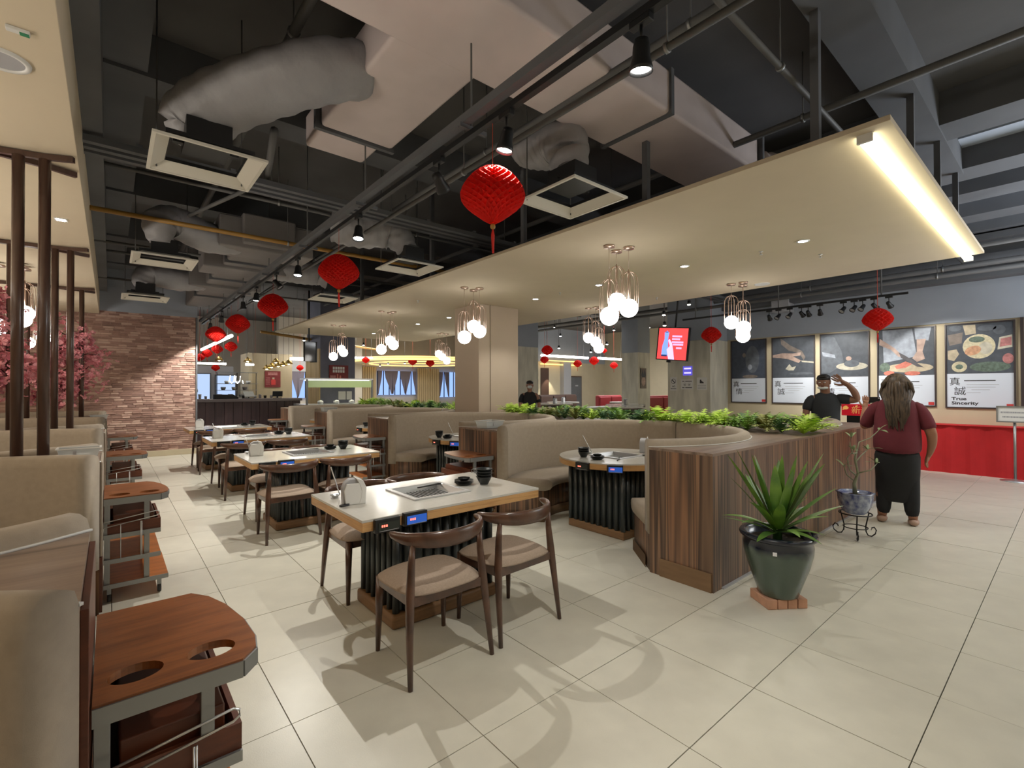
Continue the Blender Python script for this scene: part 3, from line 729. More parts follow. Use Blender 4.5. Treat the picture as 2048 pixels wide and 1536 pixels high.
def make_lantern(label, loc, d=.38, cord_to=TZ, mat=None, detail=True):
    t = thing('paper_lantern', label, 'lantern', loc, random.uniform(0, 1), 'red paper lanterns'); k = d/.38
    prof = [(.168, .02), (.155, .06), (.132, .098), (.104, .13), (.07, .158), (.035, .18), (.0, .191), (-.03, .187), (-.058, .168), (-.085, .138), (-.112, .102), (-.138, .068), (-.156, .04), (-.168, .018)]
    # honeycomb: diamond cells, each a small inward cup
    nu = 24 if detail else 14; nr = 20 if detail else 12; vs = []; fs = []
    def R_at(z):
        for (za, ra), (zb, rb_) in zip(prof, prof[1:]):
            if zb <= z <= za: f = (za-z)/(za-zb); return ra*(1-f)+rb_*f
        return .018
    rows = [.168-.336*j/nr for j in range(nr+1)]
    for j, z in enumerate(rows):
        for i in range(nu): a = 2*pi*(i+.5*(j % 2))/nu; r = R_at(z); vs.append((r*k*cos(a), r*k*sin(a), z*k))
    for j in range(nr-1):
        for i in range(nu):
            top = j*nu+i; o_ = j % 2; L_, R_ = (j+1)*nu+(i-1+o_) % nu, (j+1)*nu+(i+o_) % nu; bot = (j+2)*nu+i
            c = (Vector(vs[top])+Vector(vs[L_])+Vector(vs[R_])+Vector(vs[bot]))/4; q = len(vs); vs.append((c.x*.84, c.y*.84, c.z)); fs += [(top, L_, q), (L_, bot, q), (bot, R_, q), (R_, top, q)]
    MB().add(vs, fs).build('paper_body', mat or M_REDL, t, fix=False)
    MB().tube([(0, 0, .16*k), (0, 0, cord_to-loc[2])], .002 if detail else .004, 4).build('cord', M_CORD, t)
    MB().ball((0, 0, -.185*k), (.016*k, .016*k, .018*k), 10, 6).build('bead', M_YPIPE, t)
    MB().tube([(0, 0, -.2*k), (0, 0, -.235*k), (0.004, 0, -.34*k)], [.004*k, .011*k, .006*k], 8).build('tassel', M_RED, t)
    return t
M_REDL, nt, b = newmat('red_honeycomb_paper'); N = nt.nodes
b.inputs['Base Color'].default_value = rgb(214, 32, 20); b.inputs['Roughness'].default_value = .75
tl = N.new('ShaderNodeBsdfTranslucent'); tl.inputs[0].default_value = rgb(232, 44, 24); mxs = N.new('ShaderNodeMixShader'); mxs.inputs[0].default_value = .45
nt.links.new(b.outputs[0], mxs.inputs[1]); nt.links.new(tl.outputs[0], mxs.inputs[2]); nt.links.new(mxs.outputs[0], N['Material Output'].inputs[0])
for k, (x, y, z, nm) in enumerate([(1.71, 2.20, 2.60, 'largest and nearest, glowing under the spotlight'), (1.69, 4.60, 2.60, 'second along the aisle track'), (1.70, 7.08, 2.60, 'third along the aisle track'),
        (1.70, 9.42, 2.60, 'fourth along the aisle track'), (1.70, 11.7, 2.62, 'fifth along the aisle track, above the bar counter')]):
    make_lantern('red honeycomb paper lantern, '+nm, (x, y, z))
FARL = [((8.57, 1.88, 2.46), .38, 'in front of the poster of chopped tomatoes'), ((9.19, 4.72, 2.52), .38, 'left of the slate wall, beside the red screen'),
  ((3.05, 18.0, 2.86), .38, 'over the bar, under the white light tube'), ((2.85, 19.3, 2.85), .36, 'over the bar, second below the light tube'), ((2.63, 19.9, 2.73), .34, 'over the bar, third in the row'),
  ((2.46, 20.3, 2.60), .32, 'over the bar, next to the brick wall corner'), ((2.76, 19.0, 2.19), .26, 'low over the coffee corner'), ((3.9, 18.6, 2.18), .26, 'low in front of the bar pillar'),
  ((5.1, 17.6, 2.20), .24, 'right of the cone lamps'), ((5.7, 17.0, 2.26), .22, 'beside the wall mounted black television'), ((7.2, 16.9, 2.52), .28, 'right of the blue grey pillar'),
  ((8.85, 16.4, 2.50), .34, 'below the gold ring, left one'), ((9.5, 16.2, 2.45), .34, 'below the gold ring, right one'), ((10.9, 11.15, 2.7), .38, 'beyond the cream column, highest'),
  ((11.5, 11.9, 2.45), .30, 'beyond the cream column, by the gold cove'), ((12.2, 11.0, 2.3), .29, 'beyond the island, in front of the white tube light'), ((12.7, 10.7, 2.40), .34, 'beyond the island, between two white tubes'),
  ((13.4, 10.4, 2.25), .28, 'beyond the island, glowing right of the pendants'), ((13.5, 9.3, 2.3), .26, 'in front of the far concrete column'), ((13.0, 10.5, 2.75), .2, 'small, high beyond the pendants')]
for p, d, nm in FARL: make_lantern('red honeycomb paper lantern '+nm, p, d, 4.3, detail=False)

# ------------------------------------------------------------------ panel fittings
lt = thing('led_batten', 'long glowing LED light strip at the end of the cream ceiling panel', 'light strip', (0, .82, 3.0))
MB().box(3.50, 7.72, -.035, .035, -.045, 0).build('diffuser', M_LED, lt, bev=.01)
MB().box(3.48, 3.50, -.04, .04, -.05, 0).build('end_cap', M_WHITEP, lt); MB().box(7.72, 7.74, -.04, .04, -.05, .0).build('end_cap', M_WHITEP, lt)
DN = ['nearest the light strip', 'above the first round booth', 'above the first booth divider', 'in front of the cream column', 'behind the cream column', 'fourth row of the panel', 'far end of the panel']
for k, (x, y) in enumerate([(5.53, 1.84), (5.52, 3.18), (5.55, 4.58), (5.58, 5.99), (5.6, 8.75), (5.59, 10.1), (5.6, 12.6)]):
    t = thing('downlight', 'small recessed downlight in the cream ceiling panel, '+DN[k], 'downlight', (x, y, 3.0), 0, 'panel downlights')
    MB().lathe([(.045, 0), (.062, 0), (.064, -.006), (.045, -.008)], 20).build('trim_ring', M_WHITEP, t)
    MB().lathe([(0, -.003), (.046, -.004)], 18).build('lens', M_LENS, t, fix=False)
    spot(t, (0, 0, -.02), (0, 0, -1), DOWN_W, 110, .5)
for k, (x, y) in enumerate([(6.25, 1.9), (5.60, 2.29), (5.51, 5.34), (4.1, 7.4), (7.1, 4.6)]):
    t = thing('sprinkler_head', 'small sprinkler head in the cream ceiling panel, '+['at the lit end', 'between the first downlights', 'near the cream column', 'over the aisle side', 'on the poster side'][k], 'sprinkler', (x, y, 3.0), 0, 'panel sprinklers')
    MB().lathe([(0, 0), (.022, 0), (.022, -.004), (.006, -.008), (.006, -.03), (.016, -.032), (.016, -.036), (0, -.036)], 12).build('rose', M_STEEL, t)
for k, (x, y) in enumerate([(7.37, 3.0), (7.3, 5.9)]):
    t = thing('ceiling_speaker', 'round white ceiling speaker in the cream panel, '+['over the poster side booth', 'beyond the pendants'][k], 'speaker', (x, y, 3.0), 0, 'round ceiling speakers')
    MB().lathe([(0, -.006), (.085, -.006), (.1, -.01), (.105, 0)], 28).build('grille', M_WHITEP, t)
t = thing('ceiling_speaker', 'round white ceiling speaker in the cream soffit', 'speaker', (-.40, 3.26, 3.03), 0, 'round ceiling speakers')
MB().lathe([(0, -.004), (.082, -.006)], 28).build('grille', M_GREYP, t); MB().lathe([(.082, -.004), (.086, -.012), (.103, -.01), (.106, 0)], 28).build('ring', M_WHITEP, t)
t = thing('emergency_light', 'small white and green emergency light on the cream soffit', 'sign', (-.31, 2.945, 3.03))
MB().cbox((0, 0, -.008), (.075, .03, .016)).build('housing', M_WHITEP, t, bev=.003); MB().cbox((.02, 0, -.017), (.03, .024, .003)).build('green_face', M('exit_green', rgb(40, 130, 90), .5), t)
t = thing('downlight', 'small square downlight in the cream soffit', 'downlight', (-.35, 6.0, 3.03))
MB().cbox((0, 0, -.004), (.09, .09, .008)).build('trim_ring', M_WHITEP, t); MB().cbox((0, 0, -.009), (.06, .06, .002)).build('lens', M_LENS, t)
spot(t, (0, 0, -.02), (0, 0, -1), DOWN_W*.7, 100, .5)

# ------------------------------------------------------------------ air diffusers with their flexible ducts
M_FLEX = M('flexible_duct_skin', rgb(150, 149, 152), .45, var=.08, scale=(4, 4, 4), bump=.5, bscale=14)
M_DUCT = M('duct_insulation', rgb(212, 199, 198), .75, var=.08, scale=(2, 2, 2), bump=.25, bscale=9)
def rough_tube(path, rads, n=18, amp=.02, seed=0, parent=None, name='flexible_duct', mat=None):
    # resample path smoothly and wrinkle it
    P = [Vector(p) for p in path]; m = 40; pts = []; rs = []
    for i in range(m+1):
        u = i/m*(len(P)-1); a = min(int(u), len(P)-2); f = u-a
        p0, p1, p2, p3 = P[max(a-1, 0)], P[a], P[a+1], P[min(a+2, len(P)-1)]
        pts.append(.5*((2*p1)+(p2-p0)*f+(2*p0-5*p1+4*p2-p3)*f*f+(3*p1-p0-3*p2+p3)*f**3)); rs.append(rads[a]*(1-f)+rads[a+1]*f)
    secs = []
    for i, r in enumerate(rs):
        row = []
        for k in range(n):
            a = 2*pi*k/n; w_ = mnoise.noise(Vector((pts[i].x*3+cos(a)*1.5, pts[i].y*3+seed, sin(a)*1.5+pts[i].z*3)))*amp*1.6+amp*.5*sin(i*1.55+2*sin(a*2))
            row.append(((r+w_)*cos(a), (r+w_)*sin(a)*.86))
        secs.append(row)
    return MB().sweep(pts, secs).build(name, mat or M_FLEX, parent)
M_ACW = M('diffuser_white', rgb(212, 208, 196), .55)
AC = [(.50, 3.83, 'left of the track, nearest', [(1.36, 3.24, 3.72), (1.08, 3.30, 3.62), (.80, 3.50, 3.51), (.56, 3.76, 3.41), (.44, 3.93, 3.31), (.47, 3.93, 3.2)], .22),
      (.49, 7.08, 'left of the track, second', [(1.3, 7.3, 3.45), (.95, 7.2, 3.42), (.6, 7.1, 3.5), (.45, 7.0, 3.42), (.45, 7.0, 3.2)], .22),
      (.45, 10.15, 'left of the track, third', [(1.3, 10.3, 3.45), (.95, 10.25, 3.4), (.5, 10.2, 3.42), (.4, 10.1, 3.2)], .22),
      (2.87, 2.64, 'right of the track, nearest', [(2.95, 3.3, 3.7), (2.95, 3.0, 3.6), (2.9, 2.75, 3.5), (2.87, 2.64, 3.2)], .22),
      (2.91, 5.48, 'right of the track, second', [(2.1, 5.9, 3.5), (2.4, 5.75, 3.45), (2.75, 5.6, 3.45), (2.9, 5.5, 3.2)], .25),
      (2.91, 8.2, 'right of the track, third', [(2.1, 8.6, 3.45), (2.4, 8.4, 3.42), (2.75, 8.3, 3.4), (2.9, 8.2, 3.2)], .22)]
for x, y, nm, path, r in AC:
    t = thing('air_diffuser', 'square white air diffuser frame under a black box, '+nm, 'air vent', (x, y, 3.0), 0, 'air diffusers')
    a, b = .315, .215
    sq = lambda s: [(-s, -s), (s, -s), (s, s), (-s, s)]
    MB().plate([sq(a), sq(a-.02)[::-1]], -.004, .012).build('frame', M_ACW, t)
    m = MB()
    o1, i1 = [(p[0], p[1], .0) for p in sq(a-.018)], [(p[0], p[1], .055) for p in sq(b)]
    for q in range(4): m.add([o1[q], o1[(q+1) % 4], i1[(q+1) % 4], i1[q]], [(0, 1, 2, 3)])
    m.build('sloped_flange', M_ACW, t, fix=False)
    MB().plate([sq(b+.03), sq(b)[::-1]], .052, .075).build('neck', M_BLACK, t)
    MB().box(-.13, .13, -.15, .15, .09, .24).build('damper_box', M_BLACK, t)
    MB().box(-.19, .19, -.02, .02, .1, .13).build('blade', M_BLACK, t)
    for sx in (-1, 1): MB().tube([(sx*.26, .26, .01), (sx*.26, .26, 1.28)], .005, 5).build('hanging_rod', M_PIPE, t)
    f = thing('flexible_duct', 'grey insulated flexible duct feeding the air diffuser '+nm, 'duct', (0, 0, 0), 0, 'flexible ducts')
    rough_tube(path, [r*.9]+[r]*(len(path)-2)+[r*.55], parent=f, seed=x*3, amp=.022 if r > .24 else .012, name='sleeve')
    MB().lathe([(r*.5, 0), (r*.56, .01), (r*.56, .06), (r*.5, .07)], 20, m=T(x, y, 3.2)).build('collar', M_STEELD, f)

# rigid ducts
t = thing('air_duct', 'large insulated air duct crossing overhead with a branch towards the first diffuser', 'duct')
MB().box(-4.8, 4.9, 2.02, 2.68, 3.60, 3.94).build('main_run', M_DUCT, t, bev=.03)
MB().box(1.30, 1.92, 2.64, 3.95, 3.60, 3.94).build('branch', M_DUCT, t, bev=.03)
MB().box(1.26, 1.95, 3.95, 3.99, 3.585, 3.945).build('flange', M_BEAM, t)
MB().box(1.33, 1.86, 3.99, 4.45, 3.64, 3.92).build('branch_end', M_DUCT, t, bev=.03)
MB().box(4.9, 4.94, 1.98, 2.72, 3.58, 3.945).build('flange', M_BEAM, t)
MB().box(3.3, 3.34, 2.0, 2.7, 3.585, 3.945).build('flange', M_BEAM, t)
rough_tube([(4.94, 2.35, 3.84), (5.3, 2.32, 3.82), (5.7, 2.1, 3.8), (6.1, 1.9, 3.78)], [.26, .24, .24, .24], parent=t, name='flexible_end', mat=M_DUCT)
t = thing('air_duct', 'insulated air duct with boxes over the far half of the aisle', 'duct')
M_DUCT2 = M('far_duct_skin', rgb(128, 124, 124), .75, var=.08, scale=(2, 2, 2), bump=.25, bscale=9)
MB().box(1.3, 1.95, 6.9, 13.0, 3.35, 3.75).build('main_run', M_DUCT2, t, bev=.03)
for y in (7.25, 8.6, 10.3): MB().box(1.05, 2.2, y-.28, y+.28, 3.3, 3.7).build('branch_box', M_DUCT2, t, bev=.02)
for y in (8.0, 9.4, 11.3): MB().box(1.27, 1.98, y-.02, y+.02, 3.32, 3.78).build('flange', M_BEAM, t)

# beams, pipes, trays under the dark slab
BN = ['over the first table', 'over the second table', 'over the third table', 'over the fourth table', 'before the brick wall']
for k, y in enumerate((1.0, 4.9, 7.9, 10.2, 12.4)):
    struct(MB().box(-4.8, 7.6, y-.16, y+.16, 3.95, 4.3).build('trim_beam', M_BEAM))
M_DECK = M('pale_glare_deck', rgb(172, 180, 192), .85, var=.08, scale=(2, 2, 2))  # pale deck bands, lightened further so the colour carries the bluish glare
for k, (x0, x1) in enumerate(((7.2, 11.3),)): struct(MB().box(x0, x1, -4.1, 6.4, 4.22, 4.29).build('ceiling_deck', M_DECK))
for k, x in enumerate((-.0, 6.3, 7.72, 8.7, 9.85, 10.9)):
    struct(MB().box(x-.22, x+.22, -4.1, 13, 3.98, 4.3).build('trim_beam', M_BEAM))
def pipe(name, label, cat, p0, p1, r, mat, rods=(), n=8, zc=4.25):
    t = thing(name, label, cat, (0, 0, 0), 0, 'pipes under the dark ceiling')
    MB().tube([p0, p1], r, n).build('run', mat, t)
    for f in rods:
        q = Vector(p0)*(1-f)+Vector(p1)*f
        MB().tube([(q.x, q.y, q.z), (q.x, q.y, zc)], .005, 5).build('hanging_rod', M_PIPE, t)
        MB().lathe([(r+.001, -.01), (r+.008, -.01), (r+.008, .01), (r+.001, .01)], 10, m=T(*q) @ Vector(Vector(p1)-Vector(p0)).to_track_quat('Z', 'Y').to_matrix().to_4x4()).build('clamp', M_STEELD, t)
    return t
pipe('gas_pipe', 'yellow gas pipe running across above the second lantern', 'pipe', (-1.5, 6.75, 3.40), (9.5, 6.75, 3.40), .028, M_YPIPE, (.1, .3, .5, .7))
pipe('gas_pipe', 'yellow pipe above the bar counter, beyond the cream panel', 'pipe', (3.2, 14.6, 3.05), (8.6, 18.6, 3.05), .04, M_YPIPE, (.3, .7))
for k, (y, z, r) in enumerate(((5.9, 3.6, .02), (8.6, 3.5, .022), (6.2, 3.85, .03), (9.6, 3.6, .02), (11.4, 3.5, .02), (1.2, 3.5, .02))):
    pipe('water_pipe', f'thin grey pipe crossing the dark ceiling, {["by the first cable tray", "over the third table", "above the yellow pipe", "behind the third lantern", "near the brick wall", "overhead near the camera"][k]}', 'pipe', (-1.8, y, z), (10.8, y, z), r, M_PIPE, (.12, .26, .4, .62))
for k, (x, z, r, nm) in enumerate(((4.38, 3.7, .03, 'above the near edge of the cream panel'), (2.35, 3.35, .022, 'parallel to the lighting track'), (2.6, 3.6, .03, 'higher beside the lighting track'), (8.6, 3.3, .03, 'past the cream panel'), (.95, 3.9, .035, 'above the first diffuser'), (10.2, 3.25, .035, 'in front of the slate grey wall'), (10.7, 3.45, .045, 'closest to the slate grey wall'))):
    pipe('water_pipe', 'long grey pipe under the dark ceiling, '+nm, 'pipe', (x, -3.5, z), (x, 13, z), r, M_PIPE, (.3, .42, .55, .7, .85))
t = thing('cable_tray', 'triple rail cable tray crossing the aisle behind the first diffuser', 'cable tray')
for q, y in enumerate((5.02, 5.14, 5.26)): MB().box(-1.6, 10.8, y-.03, y+.03, 3.42, 3.47).build('rail', M_BEAM, t)
for q in range(18): MB().box(-1.2+q*.68, -1.16+q*.68, 4.98, 5.3, 3.47, 3.49).build('rung', M_BEAM, t)
for q in range(7): MB().tube([(-.9+q*1.7, 5.14, 3.47), (-.9+q*1.7, 5.14, 4.28)], .006, 5).build('hanging_rod', M_PIPE, t)
t = thing('strut_frame', 'grey diagonal strut pipe behind the first air diffuser', 'pipe', (0, 0, 0))
MB().tube([(.98, 4.05, 3.5), (1.16, 5.05, 3.52)], .03, 8).build('run', M_PIPE, t)
MB().tube([(1.1, 5.3, 3.5), (.7, 6.7, 3.5)], .02, 8).build('run', M_PIPE, t)
# drop frame left of the slab: wall downstand with dark openings
struct(MB().box(-.172, -.05, 1.0, 13.0, 3.5, 4.3).build('trim_downstand', M_BEAM))
# hangers of the panels
for k, (x, y) in enumerate([(3.55, 1.1), (3.55, 2.4), (3.55, 4.0), (3.55, 6.0), (5.2, .9), (6.4, .9), (7.5, .9), (7.5, 2.4), (3.55, 8.5), (7.5, 4.6)]):
    o = struct(MB().box(x-.025, x+.025, y-.025, y+.025, 3.035, 4.3).build('trim_hanger', M_BEAM))
# ------------------------------------------------------------------ ferns on the island
def fern_mesh(seed, n=16, L_=.2, style=0):
    rr = random.Random(seed); m = MB()
    for i in range(n):
        a = 2*pi*i/n*1.0+rr.uniform(-.3, .3); el = rr.uniform(.25, 1.25); l = L_*rr.uniform(.75, 1.15); q = 7
        pts = []
        for k in range(q+1):
            f = k/q; rad = l*(sin(el)*f*.95+.12*f); zz = l*(cos(el)*f*1.1+.35*f-.62*f*f)+.01
            pts.append(Vector((cos(a)*rad, sin(a)*rad, zz)))
        side = Vector((-sin(a), cos(a), 0))
        for k in range(q):
            p, p2 = pts[k], pts[k+1]; wd = l*(.26 if style == 0 else .16)*sin(pi*(k+.7)/(q+.6))**.7; d = (p2-p)
            for s in (-1, 1):
                tip = p+side*s*wd+d*1.0+Vector((0, 0, -.15*wd))
                m.add([p, p+d*.72, tip], [(0, 1, 2)])
        if style == 1:
            for k in range(q): p, p2 = pts[k], pts[k+1]; m.add([p-side*.006, p2-side*.004, p2+side*.004, p+side*.006], [(0, 1, 2, 3)])
    return m
FM = [M('fern_bright', rgb(176, 208, 74), .55, var=.2, scale=(10, 10, 10)), M('fern_mid', rgb(128, 168, 78), .6, var=.25, scale=(10, 10, 10)), M('fern_dark', rgb(68, 108, 68), .6, var=.25, scale=(10, 10, 10)), M('fern_olive', rgb(136, 140, 72), .6, var=.25, scale=(10, 10, 10))]
FN = ['bright yellow green', 'mid green', 'dark green', 'olive green']
O1 = 'zeroth first second third fourth fifth sixth seventh eighth ninth tenth eleventh twelfth thirteenth fourteenth fifteenth sixteenth seventeenth eighteenth nineteenth'.split()
O2 = {20: 'twenty', 30: 'thirty', 40: 'forty', 50: 'fifty', 60: 'sixty', 70: 'seventy', 80: 'eighty'}
def ordw(i):
    i += 1
    return O1[i] if i < 20 else O2[i//10*10]+('' if i % 10 == 0 else '-'+O1[i % 10]) if i % 10 else O2[i//10*10][:-1]+'ieth'
protos = {}
for c in range(4):
    for v in range(2):
        m = fern_mesh(c*10+v, 26, (.31, .26, .23, .25)[c], v)
        protos[(c, v)] = m
pl = []
rr = random.Random(21)
def half_gap(y):
    d = min(abs(y-c) for c in CY); return .05+.5*min(1, (d/1.3)**2)
y = 1.80
while y < 13:
    if not 6.72 < y < 8.0:
        hg = min(.30, half_gap(y)); n = 2 if hg > .2 else 1
        for q in range(n):
            x = 5.475+(rr.uniform(-.05, .05) if n == 1 else (-1, 1)[q]*hg*.55); pl.append((x, y+rr.uniform(-.04, .04)))
    y += .17 if y < 7 else .24
pl = [(5.56, 1.78)]+pl
first = {}
POSW = ['at the open end of the planter', 'beside the first round booth', 'between the first and second booths', 'beside the second round booth', 'near the cream column', 'beyond the cream column']
cols = [0, 1, 0, 2, 1, 3, 2, 1, 0, 3, 2, 1, 2, 0, 1, 2]
for i, (x, y) in enumerate(pl):
    c = 0 if i < 2 else cols[(i*5+i//7) % len(cols)]; v = i % 2
    w_ = POSW[0] if y < 2.1 else POSW[1] if y < 4.0 else POSW[2] if y < 5.0 else POSW[3] if y < 6.2 else POSW[4] if y < 7 else POSW[5]
    lab = f'{FN[c]} artificial fern clump in the island planter, {w_}'
    if (c, v) not in first:
        o = protos[(c, v)].build('fern_clump', FM[c], fix=False); first[(c, v)] = o
    else: o = first[(c, v)].copy(); COL.objects.link(o)
    o.location = (x, y, .995); o.rotation_euler = (0, 0, rr.uniform(0, 6)); sc = rr.uniform(.8, 1.05); o.scale = (sc, sc, sc*.95)
    sd = ' on the aisle side' if x < 5.44 else ' on the poster side' if x > 5.51 else ''
    tag(o, f'{FN[c]} artificial fern, {ordw(i)} from the planter end{sd}', 'fern', 'artificial ferns in the island planter')

# ------------------------------------------------------------------ dracaena in glazed pot on bricks
M_POTG, nt, b = newmat('glazed_pot'); N = nt.nodes; L = nt.links
tc = N.new('ShaderNodeTexCoord'); sp = N.new('ShaderNodeSeparateXYZ'); nz = N.new('ShaderNodeTexNoise'); nz.inputs['Scale'].default_value = 7
ma = N.new('ShaderNodeMath'); ma.operation = 'MULTIPLY_ADD'; ma.inputs[1].default_value = .09
rp = N.new('ShaderNodeValToRGB'); e = rp.color_ramp.elements; e[0].position = .335; e[0].color = rgb(74, 90, 80); e[1].position = .385; e[1].color = rgb(28, 34, 48)
L.new(tc.outputs['Object'], sp.inputs[0]); L.new(tc.outputs['Object'], nz.inputs['Vector']); L.new(nz.outputs['Fac'], ma.inputs[0]); L.new(sp.outputs['Z'], ma.inputs[2]); L.new(ma.outputs[0], rp.inputs[0])
L.new(rp.outputs[0], b.inputs['Base Color']); b.inputs['Roughness'].default_value = .22; b.inputs['Coat Weight'].default_value = .4
M_SOIL = M('potting_soil', rgb(58, 48, 38), .95, var=.3, scale=(40, 40, 40))
M_LEAF = M('dracaena_leaf', rgb(122, 160, 62), .38, col2=rgb(66, 108, 46), scale=(6, 6, 6))
M_LEAFD = M('leaf_dark', rgb(52, 90, 40), .4)
bk = MB()
M_RB = M('red_brick', rgb(196, 150, 124), .85, var=.15, scale=(12, 12, 12))
PX, PY = 3.50, 1.335
for k, (dx, dy, rz) in enumerate([(-.105, 0, 0), (-.035, 0, 0), (.035, 0, 0), (.105, 0, 0)]):
    o = MB()
    o.box(-.032, .032, -.105, .105, 0, .062)
    o = o.build('brick', M_RB if k != 1 else M_RB, bev=.004); o.location = (PX+dx*cos(-.62), PY+dx*sin(-.62), 0); o.rotation_euler = (0, 0, -.62)
    tag(o, 'pale red brick under the big glazed pot, '+['nearest the booth divider', 'second from the divider', 'third from the divider', 'farthest from the divider'][k], 'brick', 'bricks under the big pot')
pt = thing('glazed_pot', 'large dark blue and green glazed plant pot standing on bricks', 'pot', (PX, PY, .064))
prof = [(0, 0), (.118, 0), (.125, .01), (.155, .10), (.19, .20), (.212, .29), (.216, .34), (.208, .375), (.214, .385), (.236, .395), (.24, .408), (.232, .42), (.21, .422), (.196, .41), (.19, .36), (0, .36)]
MB().lathe(prof, 48).build('pot_body', M_POTG, pt)
MB().lathe([(.0, .362), (.19, .362)], 24).build('soil', M_SOIL, pt)
MB().box(-.012, .012, -.001, .0, -.012, .012, T(-.207, -.062, .325) @ RZ(radians(-73)) @ RX(-.1)).build('price_sticker', M_WHITE, pt)
dr = thing('dracaena_plant', 'broad leaved green dracaena growing in the large glazed pot', 'plant', (PX, PY, .424))
MB().tube([(0, 0, 0), (0, 0, .12)], [.03, .028], 10).build('stem', M_LEAFD, dr)
def leaf(parent, az, el, l, w_, droop=.3, mat=None, base=(0, 0, .05), n=9, name='leaf', fold=.3):
    vs = []; fs = []; d = Vector((cos(az), sin(az), 0)); sd = Vector((-sin(az), cos(az), 0))
    for k in range(n+1):
        f = k/n; r = l*f*cos(el)+droop*l*.35*f*f; z = l*f*sin(el)-droop*l*f**2.4; ww = w_*(sin(pi*min(1, .12+f*.88))**.75)*(1 if f < .97 else .3)
        p = Vector(base)+d*r+Vector((0, 0, z)); vs += [p-sd*ww+Vector((0, 0, ww*fold)), p, p+sd*ww+Vector((0, 0, ww*fold))]
    for k in range(n): a = k*3; fs += [(a, a+1, a+4, a+3), (a+1, a+2, a+5, a+4)]
    m = MB(); m.add(vs, fs, True); o = m.build(name, mat or M_LEAF, parent, fix=False); return o
LF = [(2.6, 1.0, .62, .03, .05), (2.25, 1.15, .58, .034, .02), (2.95, .85, .40, .032, .25), (1.6, 1.3, .50, .034, .02), (3.4, 1.32, .46, .036, .02), (-.75, 1.2, .50, .036, .05), (-.55, .95, .56, .03, .08), (-.9, 1.1, .58, .026, .02),
      (5.6, .45, .46, .024, .1), (0.3, 1.25, .48, .034, .05), (4.3, 1.3, .44, .038, .02), (4.9, 1.1, .34, .034, .2), (2.4, .35, .34, .02, .1), (3.1, .2, .26, .028, .3), (5.4, .2, .26, .028, .3), (4.6, .3, .24, .03, .45),
      (3.9, .5, .3, .03, .4), (.8, .6, .36, .03, .4), (1.9, .5, .33, .03, .4), (0, .4, .28, .03, .4), (5.0, .7, .32, .03, .3), (5.9, .7, .34, .03, .3), (2.8, .6, .32, .032, .4), (3.6, .9, .36, .034, .2), (1.2, 1.0, .44, .034, .15), (4.0, 1.45, .5, .03, 0), (2.5, 1.25, .52, .03, .0), (-.6, 1.3, .5, .032, .0), (2.2, .95, .46, .03, .1), (-.9, .8, .46, .028, .12), (1.4, 1.1, .4, .03, .1), (5.2, 1.2, .44, .032, .1)]
for az, el, l, w_, dp in LF: leaf(dr, az, el, l*1.1, w_*1.08, dp*.7)

# ------------------------------------------------------------------ small tree in blue and white bowl on iron stand
SX, SY = 5.60, 1.42
M_IRON = M('wrought_iron', rgb(34, 30, 30), .5, .4)
st = thing('plant_stand', 'black wrought iron scroll leg plant stand', 'stand', (SX, SY, 0))
def ringp(r, z, n=28): return [(r*cos(2*pi*i/n), r*sin(2*pi*i/n), z) for i in range(n)]
MB().tube(ringp(.135, .235), .006, 6, closed=True).build('top_ring', M_IRON, st); MB().tube(ringp(.10, .10), .005, 6, closed=True).build('lower_ring', M_IRON, st)
for k in range(3):
    a = radians(-40+120*k); pts = [(.135, .235), (.115, .16), (.10, .10), (.105, .05), (.125, .015), (.16, .007), (.195, .03), (.205, .065), (.185, .095), (.16, .088), (.155, .068)]
    MB().tube([(r*cos(a), r*sin(a), z) for r, z in pts], .006, 6).build('leg', M_IRON, st)
M_BLUEW = M('blue_white_glaze', rgb(182, 192, 214), .2, col2=rgb(36, 54, 122), scale=(17, 17, 17), coat=.4, det=5)
sp_ = thing('porcelain_bowl_pot', 'hexagonal blue and white porcelain planter on the iron stand', 'pot', (SX, SY, .235), .35)
MB().lathe([(0, 0), (.085, 0), (.10, .012), (.13, .07), (.145, .13), (.15, .19), (.16, .2), (.16, .208), (.145, .208), (.14, .19), (0, .185)], 8).build('bowl', M_BLUEW, sp_)
MB().lathe([(0, .187), (.14, .187)], 8).build('soil', M_SOIL, sp_)
ap = thing('desert_rose_plant', 'thin leaning desert rose plant in the blue and white planter', 'plant', (SX, SY, .424))
M_STEM = M('pale_stem', rgb(132, 136, 112), .7); M_LFS = M('sage_leaf', rgb(128, 146, 104), .6)
rtv, upv_ = Vector((cos(YAW), -sin(YAW), 0)), Vector((0, 0, 1))
def PP(a, b, c=0): return tuple(rtv*a+upv_*b+Vector((sin(YAW), cos(YAW), 0))*c)
MB().tube([PP(0, 0), PP(-.01, .10), PP(.03, .2), PP(.0, .34), PP(.02, .44)], [.022, .016, .012, .011, .008], 7).build('trunk', M_STEM, ap)
BRN = [[PP(.02, .42), PP(.08, .50, .05), PP(.2, .54, .06), PP(.27, .62, .04)], [PP(.02, .40), PP(-.06, .40, -.05), PP(-.09, .50, -.06), PP(-.07, .56, -.05)], [PP(.0, .30), PP(.1, .36, .06), PP(.2, .42, .1)], [PP(.01, .18), PP(-.08, .24, -.04), PP(-.12, .36, -.06), PP(-.08, .44, -.1)],
       [PP(.02, .2), PP(.12, .24, -.05), PP(.2, .30, -.02)], [PP(0, .12), PP(-.06, .18, .03), PP(-.09, .27, .03)]]
